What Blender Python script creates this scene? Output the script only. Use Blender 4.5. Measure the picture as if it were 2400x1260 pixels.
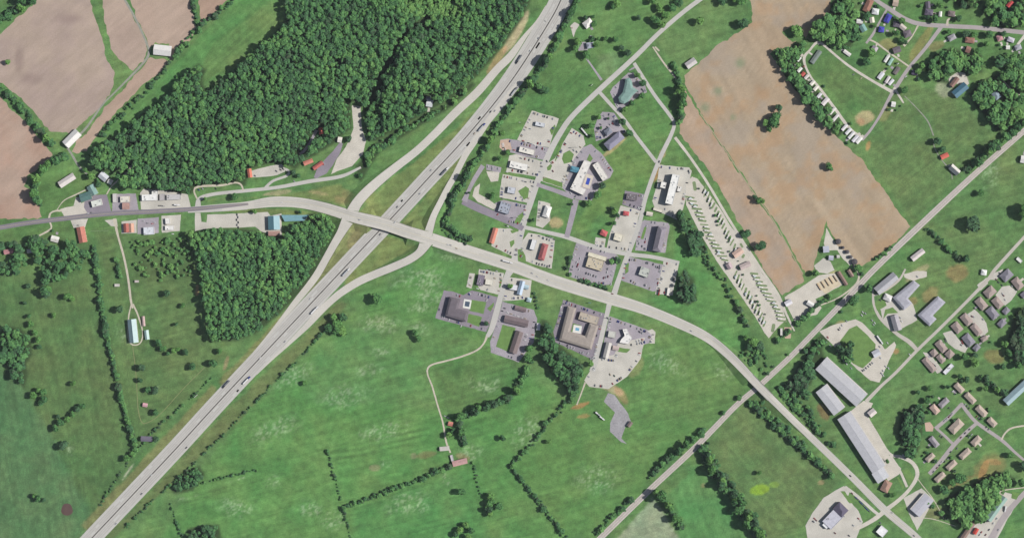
import bpy, bmesh, math, random
import numpy as np
from mathutils import Vector, geometry

# ------------------------------------------------------------------ camera, sky, sun, exposure
S = 0.85                                   # metres per photograph pixel on the ground
CAM_H = 4000.0
EXPOSURE = 0.80
HAZE = 5.5e-6                                # per metre
GAIN = 2.14                                # display value of a sunlit flat surface of albedo 1 (from the sun, sky and exposure below)
SUN_EL, SUN_AZ = 41.0, 84.0                # degrees; azimuth clockwise from north (top of the photograph)
scene = bpy.context.scene
for o in list(bpy.data.objects): bpy.data.objects.remove(o)
C = scene.collection
R = math.radians
random.seed(7); rng = np.random.default_rng(7)

cam = bpy.data.cameras.new("camera"); cam_o = bpy.data.objects.new("camera", cam); C.objects.link(cam_o)
cam.sensor_width = 36.0; cam.lens = 36.0*CAM_H/(2400*S); cam.clip_start = 10; cam.clip_end = 30000
cam_o.location = (0, 0, CAM_H); cam_o.rotation_euler = (0, 0, 0)
scene.camera = cam_o
w = bpy.data.worlds.new("World"); scene.world = w; w.use_nodes = True
nt = w.node_tree; nt.nodes.clear()
sky = nt.nodes.new("ShaderNodeTexSky"); sky.sky_type = 'NISHITA'; sky.sun_disc = False
sky.sun_elevation = R(SUN_EL); sky.sun_rotation = R(SUN_AZ); sky.air_density = 1.2; sky.dust_density = 2.0
bg = nt.nodes.new("ShaderNodeBackground"); bg.inputs[1].default_value = 0.06
wo = nt.nodes.new("ShaderNodeOutputWorld"); nt.links.new(sky.outputs[0], bg.inputs[0]); nt.links.new(bg.outputs[0], wo.inputs[0])
sun = bpy.data.lights.new("sun", 'SUN'); sun.energy = 5.0; sun.angle = R(0.55); sun.color = (1.0, 0.965, 0.915)
sun_o = bpy.data.objects.new("sun", sun); C.objects.link(sun_o)
d = Vector((-math.cos(R(SUN_EL))*math.sin(R(SUN_AZ)), -math.cos(R(SUN_EL))*math.cos(R(SUN_AZ)), -math.sin(R(SUN_EL))))
sun_o.rotation_euler = d.to_track_quat('-Z', 'Y').to_euler(); sun_o.location = (600, 100, 600)
vs = scene.view_settings
try: vs.view_transform = 'Standard'; vs.look = 'None'
except Exception: pass
vs.exposure = EXPOSURE; vs.gamma = 1.0; vs.use_curve_mapping = False
scene.render.engine = 'CYCLES'
scene.render.resolution_x, scene.render.resolution_y = 1024, 537
scene.cycles.max_bounces = 4; scene.cycles.volume_bounces = 0; scene.cycles.diffuse_bounces = 2

# ------------------------------------------------------------------ helpers
def W(x, y, z=0.0): return ((x-1200)*S, (630-y)*S, z)
def lin(c): c = c/255.0; return c/12.92 if c <= 0.04045 else ((c+0.055)/1.055)**2.4
TONE, DESAT = 0.975, 0.02                 # colours below were read a little too bright; the haze takes some of their chroma
def tone(r, g, b): l = .3*r+.59*g+.11*b; return tuple(TONE*(v+(l-v)*DESAT) for v in (r, g, b))
def A(r, g, b): return tuple(lin(v)/GAIN for v in tone(r, g, b))
def node(t, k, **kw):
    n = t.nodes.new(k)
    for a, v in kw.items(): setattr(n, a, v)
    return n
MATS = {}
def mat(name, col, rough=0.9, var=0.12, scale=0.15, fine=None, metal=0.0, rnd=0.0, spec=0.25, stripe=None, attr=None):
    """procedural surface: base colour x large noise x fine noise (x random per object); attr = colour attribute as base"""
    if name in MATS: return MATS[name]
    m = bpy.data.materials.new(name); m.use_nodes = True; t = m.node_tree; t.nodes.clear()
    out = node(t, "ShaderNodeOutputMaterial"); p = node(t, "ShaderNodeBsdfPrincipled")
    t.links.new(p.outputs[0], out.inputs[0])
    p.inputs['Roughness'].default_value = rough; p.inputs['Metallic'].default_value = metal
    p.inputs['Specular IOR Level'].default_value = spec
    g = node(t, "ShaderNodeNewGeometry")
    def noise(sc, lo, hi, det=4):
        n = node(t, "ShaderNodeTexNoise"); n.inputs['Scale'].default_value = sc; n.inputs['Detail'].default_value = det
        t.links.new(g.outputs['Position'], n.inputs['Vector'])
        mr = node(t, "ShaderNodeMapRange"); mr.inputs['From Min'].default_value = 0.3; mr.inputs['From Max'].default_value = 0.7
        mr.inputs['To Min'].default_value = lo; mr.inputs['To Max'].default_value = hi
        t.links.new(n.outputs['Fac'], mr.inputs['Value']); return mr.outputs[0]
    fac = noise(scale, 1-var, 1+var)
    def mul(a, b):
        k = node(t, "ShaderNodeMath", operation='MULTIPLY'); t.links.new(a, k.inputs[0]); t.links.new(b, k.inputs[1]); return k.outputs[0]
    if fine: fac = mul(fac, noise(fine[0], 1-fine[1], 1+fine[1], 2))
    if rnd:
        oi = node(t, "ShaderNodeObjectInfo"); mr = node(t, "ShaderNodeMapRange")
        mr.inputs['To Min'].default_value = 1-rnd; mr.inputs['To Max'].default_value = 1+rnd
        t.links.new(oi.outputs['Random'], mr.inputs['Value']); fac = mul(fac, mr.outputs[0])
    if stripe:                                             # seams of sheet-metal or shingle courses, in the roof's own space
        tc = node(t, "ShaderNodeTexCoord"); wv = node(t, "ShaderNodeTexWave"); wv.inputs['Scale'].default_value = stripe[0]
        wv.inputs['Distortion'].default_value = 0.6
        t.links.new(tc.outputs['Object'], wv.inputs['Vector']); mr = node(t, "ShaderNodeMapRange")
        mr.inputs['To Min'].default_value = 1-stripe[1]; mr.inputs['To Max'].default_value = 1+stripe[1]*0.5
        t.links.new(wv.outputs['Fac'], mr.inputs['Value']); fac = mul(fac, mr.outputs[0])
    mx = node(t, "ShaderNodeVectorMath", operation='MULTIPLY')
    if attr:
        at = node(t, "ShaderNodeAttribute", attribute_name=attr); t.links.new(at.outputs['Color'], mx.inputs[0])
    else: mx.inputs[0].default_value = col
    cb = node(t, "ShaderNodeCombineXYZ")
    for i in range(3): t.links.new(fac, cb.inputs[i])
    t.links.new(cb.outputs[0], mx.inputs[1]); t.links.new(mx.outputs[0], p.inputs['Base Color'])
    MATS[name] = m; return m

def add(name, me, m=None, parent=None, loc=(0, 0, 0), rz=0.0, sc=None):
    o = bpy.data.objects.new(name, me); C.objects.link(o)
    if m is not None and me is not None and not me.materials: me.materials.append(m)
    if parent: o.parent = parent
    o.location = loc; o.rotation_euler = (0, 0, rz)
    if sc is not None: o.scale = sc
    return o
def mesh(name, v, f, m=None):
    me = bpy.data.meshes.new(name); me.from_pydata([tuple(p) for p in v], [], f); me.update()
    if m: me.materials.append(m)
    return me
REG = []
def tag(o, label, cat, group=None, x=0, y=0):
    o['label'] = label; o['category'] = cat
    REG.append((o, label, group or label, x, y)); return o
def structure(o): o['kind'] = 'structure'; return o

class MB:                                                  # collects boxes and prisms into one mesh
    def __init__(s): s.v = []; s.f = []
    def box(s, x0, x1, y0, y1, z0, z1):
        b = len(s.v); s.v += [(x0,y0,z0),(x1,y0,z0),(x1,y1,z0),(x0,y1,z0),(x0,y0,z1),(x1,y0,z1),(x1,y1,z1),(x0,y1,z1)]
        s.f += [[b+i for i in q] for q in ((3,2,1,0),(4,5,6,7),(0,1,5,4),(1,2,6,5),(2,3,7,6),(3,0,4,7))]; return s
    def prism_y(s, prof, y0, y1):                          # profile in x,z pushed along y
        b = len(s.v); n = len(prof)
        s.v += [(x, y0, z) for x, z in prof]+[(x, y1, z) for x, z in prof]
        s.f.append([b+i for i in range(n)]); s.f.append([b+n+i for i in reversed(range(n))])
        s.f += [[b+(i+1) % n, b+i, b+n+i, b+n+(i+1) % n] for i in range(n)]; return s
    def cyl(s, cx, cy, z0, z1, r0, r1=None, n=10):
        r1 = r0 if r1 is None else r1; b = len(s.v)
        for z, r in ((z0, r0), (z1, r1)): s.v += [(cx+r*math.cos(2*math.pi*i/n), cy+r*math.sin(2*math.pi*i/n), z) for i in range(n)]
        s.f += [[b+i, b+(i+1) % n, b+n+(i+1) % n, b+n+i] for i in range(n)]
        s.f.append([b+n+i for i in range(n)]); s.f.append([b+i for i in reversed(range(n))]); return s
    def wheel(s, cx, y0, y1, r, n=10):
        b = len(s.v)
        for y in (y0, y1): s.v += [(cx+r*math.cos(2*math.pi*i/n), y, r+r*math.sin(2*math.pi*i/n)) for i in range(n)]
        s.f += [[b+i, b+n+i, b+n+(i+1) % n, b+(i+1) % n] for i in range(n)]
        s.f.append([b+i for i in range(n)]); s.f.append([b+n+i for i in reversed(range(n))]); return s
    def mesh(s, name, m=None): return mesh(name, s.v, s.f, m)

# value noise for land-cover colours and shapes
_T = rng.random((256, 256))
def vnoise(x, y, k=0):
    x = np.asarray(x, float)+k*37.7; y = np.asarray(y, float)+k*91.3
    xi = np.floor(x).astype(int); yi = np.floor(y).astype(int); u = x-xi; v = y-yi
    u = u*u*(3-2*u); v = v*v*(3-2*v); a = xi % 256; b = (xi+1) % 256; c = yi % 256; e = (yi+1) % 256
    return (_T[a, c]*(1-u)+_T[b, c]*u)*(1-v)+(_T[a, e]*(1-u)+_T[b, e]*u)*v
def fbm(x, y, k=0, o=4):
    r = 0; am = 0.5; t = 0
    for i in range(o): r = r+am*vnoise(x*2**i, y*2**i, k+i*3); t += am; am *= 0.55
    return r/t
def sdist(px, py, poly):                                   # signed distance to a polygon, + inside
    d = np.full(px.shape, 1e9); ins = np.zeros(px.shape, bool); n = len(poly)
    for i in range(n):
        (x0, y0), (x1, y1) = poly[i], poly[(i+1) % n]; dx, dy = x1-x0, y1-y0; L = dx*dx+dy*dy+1e-9
        t = np.clip(((px-x0)*dx+(py-y0)*dy)/L, 0, 1); d = np.minimum(d, (px-x0-t*dx)**2+(py-y0-t*dy)**2)
        if y0 != y1: ins ^= ((y0 > py) != (y1 > py)) & (px < (x1-x0)*(py-y0)/(y1-y0)+x0)
    d = np.sqrt(d); return np.where(ins, d, -d)
def seg_d(px, py, pts):
    d = np.full(px.shape, 1e9)
    for (x0, y0), (x1, y1) in zip(pts[:-1], pts[1:]):
        dx, dy = x1-x0, y1-y0; t = np.clip(((px-x0)*dx+(py-y0)*dy)/(dx*dx+dy*dy+1e-9), 0, 1)
        d = np.minimum(d, (px-x0-t*dx)**2+(py-y0-t*dy)**2)
    return np.sqrt(d)
sm = lambda a, b, x: (lambda t: t*t*(3-2*t))(np.clip((x-a)/(b-a), 0, 1))

# where trees of a wood must not stand (photograph pixels, 2 px cells)
AV = np.zeros((1260//2+1, 2400//2+1), bool); _ay, _ax = np.mgrid[0:1262:2, 0:2402:2].astype(float)
AVR = AV.copy()                                            # the carriageways and tracks themselves
def avoid(poly=None, pts=None, wd=0, grow=4, road=False):
    P = poly or pts; xs = [p[0] for p in P]; ys = [p[1] for p in P]; g = grow+wd+2
    i0, i1 = max(0, int((min(ys)-g)/2)), min(AV.shape[0], int((max(ys)+g)/2)+1); j0, j1 = max(0, int((min(xs)-g)/2)), min(AV.shape[1], int((max(xs)+g)/2)+1)
    if i1 <= i0 or j1 <= j0: return
    X = _ax[i0:i1, j0:j1]; Y = _ay[i0:i1, j0:j1]
    AV[i0:i1, j0:j1] |= (sdist(X, Y, P) > -grow) if poly else (seg_d(X, Y, P) < wd/2+grow)
    if road: AVR[i0:i1, j0:j1] |= seg_d(X, Y, P) < wd/2+3
def smooth(pts, step=8.0):                                 # Catmull-Rom through points of any dimension
    P = [np.array(p, float) for p in pts]
    if len(P) < 3:
        n = max(1, int(np.linalg.norm((P[1]-P[0])[:2])/step)); return [P[0]+(P[1]-P[0])*i/n for i in range(n+1)]
    Q = [2*P[0]-P[1]]+P+[2*P[-1]-P[-2]]; out = []
    for i in range(1, len(Q)-2):
        n = max(1, int(np.linalg.norm((Q[i+1]-Q[i])[:2])/step))
        for k in range(n):
            t = k/n; a, b, c, e = Q[i-1:i+3]
            out.append(0.5*((2*b)+(c-a)*t+(2*a-5*b+4*c-e)*t*t+(3*b-a-3*c+e)*t**3))
    out.append(P[-1]); return out
def hill(px, py):                                          # the wooded knob in the north, flat elsewhere
    px = np.asarray(px, float); py = np.asarray(py, float); z = 0
    for x, y, a, b, h in ((700, 190, 190, 80, 22), (930, 60, 110, 60, 14), (970, 170, 90, 60, 14), (520, 330, 110, 60, 12)):
        u, v = ((px-x)*0.82-(py-y)*0.57), ((px-x)*0.57+(py-y)*0.82)
        z = z+h*np.exp(-(u/a)**2-(v/b)**2)
    return np.maximum(0, z-2.5)*(1-sm(1020, 1100, px))
# ------------------------------------------------------------------ the ground: one sheet, its grass and soil colours laid per vertex
WOODS = {
 'scrub one': [(1722,832),(1760,808),(1800,820),(1800,860),(1775,884),(1752,862)],
 'scrub two': [(1800,915),(1832,902),(1895,905),(1900,950),(1935,1005),(1965,1050),(1945,1062),(1890,1005),(1845,960)],
 'scrub three': [(1880,820),(1910,800),(1945,760),(1965,762),(1925,815),(1935,850),(1905,850)],
 'scrub four': [(1745,930),(1772,925),(1830,985),(1890,1040),(1945,1095),(1935,1105),(1870,1050),(1800,995),(1755,955)],
 'knob': [(672,-20),(672,50),(640,85),(615,110),(590,132),(560,158),(530,188),(500,208),(482,216),(472,190),(482,165),(468,152),(440,168),(415,200),(400,228),(345,262),(300,300),(262,330),(240,340),(222,350),(212,372),(225,392),(245,402),(275,398),(292,392),(275,420),(285,438),(330,440),(365,438),(400,452),(448,455),(458,440),(520,428),(575,435),(580,398),(620,385),(665,378),(690,395),(715,372),(735,365),(775,340),(800,318),(822,300),(822,238),(850,238),(865,330),(880,330),(960,285),(1050,235),(1110,185),(1160,130),(1195,85),(1225,40),(1252,-20)],
 'spur': [(840,415),(835,390),(880,335),(960,290),(1050,240),(1108,192),(1112,200),(1050,255),(960,310),(890,355),(860,400),(845,425)],
 'ramp wood': [(446,542),(500,538),(570,538),(618,543),(640,556),(664,560),(690,530),(722,502),(742,498),(772,510),(786,528),(782,550),(762,600),(735,645),(705,682),(650,738),(600,780),(545,798),(492,800),(488,770),(482,720),(474,660),(462,600),(448,570)],
 'west wood': [(0,568),(60,562),(105,552),(165,560),(205,572),(215,600),(190,638),(160,650),(122,662),(116,695),(104,690),(98,640),(85,600),(62,628),(38,642),(0,648)],
 'drive wood': [(305,560),(330,562),(400,560),(440,548),(455,650),(400,662),(350,660),(318,640),(312,600)],
 'copse': [(5,772),(22,765),(48,770),(70,792),(75,830),(60,850),(65,880),(55,908),(42,890),(22,862),(5,840)],
 'dark clump': [(1588,652),(1605,632),(1625,655),(1632,700),(1612,715),(1588,702)],
 'park clump': [(1612,535),(1640,540),(1655,582),(1632,600),(1614,585)],
 'field edge': [(1812,118),(1850,112),(1868,102),(1892,95),(1878,130),(1898,192),(1938,245),(1980,305),(1962,324),(1915,277),(1870,222),(1830,166)],
 'town wood': [(1897,62),(1945,30),(1952,-20),(1985,-20),(2005,30),(2010,80),(1990,115),(1960,102),(1925,95),(1895,90)],
 'barn wood': [(2165,165),(2192,128),(2230,112),(2262,125),(2300,130),(2302,168),(2258,178),(2232,165),(2222,195),(2195,192),(2178,175)],
 'east wood': [(2272,222),(2300,192),(2330,178),(2410,160),(2410,225),(2380,250),(2410,270),(2372,298),(2340,312),(2318,285),(2300,260),(2284,242)],
 'north wood': [(2330,-20),(2410,-20),(2410,60),(2360,72),(2330,65),(2318,40),(2300,25)],
 'north wood two': [(2214,-20),(2320,-20),(2290,18),(2262,22),(2240,10)],
 'house wood': [(2330,110),(2400,118),(2410,160),(2360,165),(2332,150)],
 'rail wood': [(1885,838),(1930,852),(1906,870),(1900,900),(1862,920),(1838,905),(1860,880)],
 'mill wood': [(2112,962),(2165,950),(2162,1000),(2150,1060),(2130,1080),(2106,1020)],
 'creek wood': [(2215,1165),(2250,1150),(2300,1122),(2360,1102),(2375,1125),(2350,1150),(2332,1178),(2310,1212),(2270,1240),(2240,1222),(2222,1190)],
 'edge wood': [(2378,732),(2410,710),(2410,865),(2378,842),(2364,790)],
 'hollow': [(1268,748),(1282,752),(1300,800),(1340,832),(1370,860),(1355,880),(1342,930),(1322,900),(1292,872),(1270,830)],
 'fence copse': [(402,1142),(430,1105),(468,1092),(478,1112),(450,1148),(408,1155)],
 'south copse': [(440,1238),(480,1232),(512,1230),(520,1280),(445,1280)],
}
FIELDS = {   # bare or stubble fields: (outline, colour, second colour)
 'ploughed_field': [
  ([(0,80),(85,3),(90,-20),(208,-20),(222,42),(238,80),(248,130),(257,150),(267,172),(266,198),(260,215),(235,248),(205,278),(180,300),(172,312),(120,312),(100,288),(60,240),(20,208),(0,195),(-30,190),(-30,100)], (184,168,154), (170,154,146)),
  ([(236,-20),(284,-20),(318,48),(342,98),(345,120),(333,146),(312,165),(285,145),(265,125),(256,95),(246,55)], (186,169,154), (176,158,146)),
  ([(298,-20),(446,-20),(450,30),(460,70),(445,95),(425,112),(405,138),(397,140),(396,104),(362,100),(350,112),(345,95),(324,50)], (188,169,154), (178,158,144)),
  ([(352,136),(398,142),(388,158),(340,195),(290,245),(255,280),(225,318),(205,352),(180,360),(168,355),(182,330),(212,302),(247,252),(277,222)], (188,168,150), (178,156,142)),
  ([(464,-20),(548,-20),(520,10),(482,53),(470,60)], (182,158,140), (172,148,132)),
  ([(-30,205),(0,228),(60,288),(90,322),(126,365),(92,395),(64,414),(58,440),(82,452),(92,490),(96,510),(0,513),(-30,515)], (186,165,150), (176,148,132))],
 'stubble_field': [
  ([(1752,-20),(1950,-20),(1947,20),(1938,45),(1905,62),(1888,88),(1878,78),(1855,62),(1832,75),(1855,98),(1868,95),(1848,116),(1815,116),(1806,126),(1848,190),(1900,252),(1950,312),(1990,348),(2018,372),(2060,430),(2133,530),(2100,567),(2050,603),(2015,624),(1962,578),(1938,518),(1906,630),(1886,640),(1814,512),(1763,442),(1703,352),(1643,265),(1608,202),(1603,178),(1640,147),(1680,108),(1730,77),(1760,57),(1766,30)], (180,165,142), (175,157,133)),
  ([(1603,206),(1640,267),(1700,355),(1759,444),(1810,516),(1880,640),(1886,658),(1832,690),(1794,640),(1746,545),(1702,470),(1662,400),(1622,350),(1592,310),(1592,290),(1606,268)], (184,165,144), (178,158,138))]}
P = []   # soft patches of ground colour: (outline, colour, strength, softness px, noise 0..1)
def patch(poly, c, s=0.8, soft=10, nz=0.3): P.append((poly, c, s, soft, nz))
def blob(x, y, rx, ry=None, c=(0,0,0), s=0.8, rot=0, nz=0.45):
    ry = ry or rx; a = R(rot)
    patch([(x+rx*math.cos(t)*math.cos(a)-ry*math.sin(t)*math.sin(a), y+rx*math.cos(t)*math.sin(a)+ry*math.sin(t)*math.cos(a)) for t in [i*math.pi/6 for i in range(12)]], c, s, max(3, min(rx, ry)*0.45), nz)
OL = (132,143,86); OLB = (140,137,90); BR = (98,147,80); YG = (122,150,82); DIRT = (205,160,120); SAND = (214,190,158); RED = (196,134,92)
patch([(-30,640),(230,640),(330,1060),(190,1290),(-30,1290)], (94,123,74), .9, 25)
patch([(-30,830),(50,900),(130,1040),(210,1200),(170,1290),(-30,1290)], (90,128,84), .9, 20)
patch([(220,540),(450,560),(480,800),(530,830),(330,1060)], (98,126,76), .9, 18)
patch([(560,985),(800,760),(1000,610),(1090,620),(1160,830),(1340,950),(1340,1290),(370,1290),(430,1150)], BR, .9, 22)
patch([(700,860),(850,740),(1050,760),(1130,820),(1020,850),(1030,960),(850,950),(720,930)], (104,142,86), .7, 25, .6)
patch([(1012,862),(1120,832),(1230,820),(1220,900),(1050,970)], (90,128,74), .8, 10)
patch([(820,1190),(1090,1100),(1160,1290),(830,1290)], (92,146,82), .7, 15, .5)
patch([(1230,960),(1360,930),(1640,1000),(1410,1260),(1330,1255),(1205,1095)], (100,142,78), .85, 18)
patch([(1400,860),(1520,800),(1640,770),(1770,905),(1600,1050),(1480,1040)], (102,142,80), .85, 18)
patch([(1640,1040),(1745,945),(1980,1120),(1880,1230),(1800,1290),(1760,1240)], (104,130,80), .9, 15)
patch([(1560,1165),(1640,1080),(1730,1190),(1770,1290),(1600,1290)], (96,148,86), .9, 10)
patch([(1420,1290),(1528,1168),(1550,1190),(1610,1290)], (158,172,142), .95, 8)
patch([(1240,180),(1330,110),(1420,150),(1400,215),(1310,280),(1230,260)], (92,134,76), .85, 12)
patch([(1330,60),(1500,0),(1600,0),(1450,120),(1400,140)], (104,146,84), .8, 14)
patch([(1400,130),(1440,120),(1470,140),(1425,185),(1405,170)], (130,156,106), .7, 12)
patch([(1540,90),(1650,0),(1750,0),(1760,50),(1610,165),(1580,150)], (108,142,86), .85, 12)
patch([(1420,215),(1500,160),(1575,280),(1545,375),(1490,320)], (100,142,80), .85, 12)
patch([(1420,350),(1500,330),(1530,400),(1500,460),(1440,470),(1370,540),(1345,530),(1390,470),(1430,410)], (110,146,80), .85, 10)
patch([(1580,520),(1640,600),(1760,770),(1740,830),(1600,745),(1500,700),(1590,690)], (98,148,82), .85, 12)
patch([(1900,110),(2090,215),(2030,305),(1890,150)], (96,130,76), .9, 8)
patch([(2060,250),(2130,200),(2240,220),(2340,330),(2240,420),(2140,525),(2035,360)], (104,132,80), .9, 10)
patch([(2150,530),(2400,300),(2400,560),(2260,700),(2160,600)], (104,136,82), .85, 16)
patch([(2060,640),(2200,560),(2330,640),(2160,800),(2060,700)], (108,138,82), .8, 14)
patch([(2060,920),(2220,800),(2400,860),(2400,1000),(2180,900),(2110,960)], (100,138,82), .85, 12)
patch([(550,0),(640,-20),(665,60),(560,170),(440,210),(235,340),(220,330),(400,160)], (98,146,82), .9, 8)
patch([(500,100),(640,0),(660,60),(560,150),(470,200),(470,160)], (112,140,82), .7, 14)
patch([(80,420),(210,400),(250,420),(170,480),(100,510),(92,470)], (98,134,76), .85, 10)
patch([(-30,515),(130,500),(300,520),(100,555),(-30,570)], (92,130,74), .85, 8)
# verges, ramp islands and banks
patch([(840,505),(860,460),(930,410),(1060,310),(1110,262),(1080,312),(900,515)], OL, .9, 6)
patch([(830,512),(890,540),(700,740),(720,690)], OLB, .8, 6); patch([(880,545),(980,575),(900,620),(790,690),(840,610)], OL, .9, 6)
patch([(940,525),(1000,545),(1085,380),(1110,330)], OL, .75, 6); patch([(470,470),(640,460),(800,430),(830,480),(700,465),(640,462)], OL, .8, 6)
patch([(490,490),(640,488),(760,500),(720,505),(560,500)], OL, .9, 5)
for a, b in (((505,915),(200,1240)), ((700,720),(520,905))): patch([(a[0]-8,a[1]-14),(a[0]+6,a[1]),(b[0]+6,b[1]+6),(b[0]-10,b[1]-10)], OLB, .8, 8)
patch([(560,935),(800,700),(815,712),(560,985),(250,1275),(230,1275)], (112,124,78), .85, 8)
for x, y, rx, ry, c, s_, r_ in (
 (1210,75,12,60,SAND,.85,30),(1165,140,9,40,DIRT,.7,35),(1290,20,5,40,(190,150,110),.5,30),(1432,908,32,12,SAND,.8,30),(1455,925,26,10,DIRT,.6,55),(1490,860,16,30,(190,170,120),.5,30),
 (1360,950,6,24,RED,.8,70),(1368,975,5,16,RED,.6,80),(1302,522,16,13,(206,178,136),.9,10),(1440,345,36,6,(200,170,130),.75,-40),(1540,405,4,26,RED,.8,15),(1552,360,8,10,(190,150,112),.7,0),
 (2028,277,22,16,(206,182,142),.9,-20),(2018,286,9,8,(208,158,118),.6,0),(2160,100,12,52,(158,148,92),.8,32),(2080,105,22,14,(160,146,98),.8,10),(2195,108,20,12,(156,140,96),.7,-20),
 (2243,640,26,20,(160,134,92),.8,0),(2330,835,26,18,(150,134,86),.8,20),(2320,1095,42,28,(158,126,84),.5,-20),(2305,1100,9,24,(198,136,90),.6,20),(2330,1082,18,7,(192,132,92),.5,10),(2250,1130,44,7,(158,126,84),.5,-25),
 (1780,1146,24,11,(150,184,58),.95,-8),(1815,1135,12,7,(140,176,66),.6,0),(1648,1137,5,5,(170,160,110),.7,0),(2180,690,16,22,(176,150,104),.7,40),(2150,640,34,9,(196,178,140),.7,-35),(2140,705,12,10,(196,160,110),.6,0),
 (2035,342,5,12,(200,150,100),.8,15),(1938,660,36,16,(214,192,150),.85,-35),(2215,210,20,24,(196,188,174),.6,-40),(2255,185,14,18,(204,196,182),.85,-30),(2075,265,12,22,(150,140,92),.6,30),(1925,1130,0+8,6,(206,166,130),.6,0),
 (650,452,34,6,(200,178,146),.7,-8),(745,452,24,5,(196,170,132),.6,10),(800,470,18,8,(186,158,116),.6,30),(812,455,12,12,(176,156,110),.5,0),(530,850,5,18,(186,150,120),.7,15),(462,680,5,14,(196,150,112),.8,0),(300,1105,3,24,(214,206,190),.8,35),
 (385,1085,10,3,(190,176,120),.6,-40),(1000,1065,26,8,(150,130,92),.6,-10),(878,1095,14,8,(170,150,124),.6,0),(970,1068,8,8,(170,150,124),.6,0),(1085,1070,18,8,(160,132,100),.7,15),(830,560,0+12,26,(170,150,110),.5,30),
 (150,510,16,4,(160,134,98),.5,0),(55,150,14,40,(124,104,98),.4,-20),(2105,1000,8,22,(150,150,110),.3,0),(1930,965,12,22,(140,112,78),.85,-30),(2190,1200,26,16,(150,138,100),.6,0),(2240,1190,10,20,(186,176,140),.5,-25),
 (1960,770,24,12,(204,166,130),.7,-40),(1990,800,12,10,(206,176,130),.7,0),(2100,823,8,6,(204,146,104),.8,0),(1890,730,14,6,(210,180,130),.5,0)): blob(x, y, rx, ry, c, s_, r_)
FLOW = ((640,1010,60,30,-20),(800,930,70,30,-10),(560,1190,50,24,0),(900,1010,60,24,-10),(960,1180,60,30,-10),(1230,1010,40,40,0),(1400,1120,50,40,0),(1100,1060,30,20,0),(880,760,60,24,0),(1060,600,40,14,10),(1560,850,50,26,20),(1690,870,30,20,30),(300,780,30,30,0),(1120,900,40,20,0),(985,650,70,26,-10),(1010,690,50,34,0),(975,722,40,14,0),(690,880,50,22,-30),(860,868,40,14,-10),(893,825,22,12,0),(720,1190,34,22,0),(780,1215,34,24,0),(640,1130,22,18,-30),(1150,905,26,14,-40),(2320,410,26,40,35),(985,770,30,20,0),(1045,1120,10,20,-30),(905,1085,16,10,0),(440,1165,26,4,-15),(560,1122,30,4,-15),(365,912,11,11,0),(165,1050,10,18,0))
nx, ny = 680, 357
gx = np.concatenate([[-9000,-4000,-2200,-1500,-1250,-1120],np.linspace(-1045,1045,nx+18),[1120,1250,1500,2200,4000,9000]])
gy = np.concatenate([[-9000,-4000,-2000,-1200,-800,-640],np.linspace(-560,560,ny+16),[640,800,1200,2000,4000,9000]])
GX, GY = np.meshgrid(gx, gy); PX = GX/S+1200; PY = 630-GY/S
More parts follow.
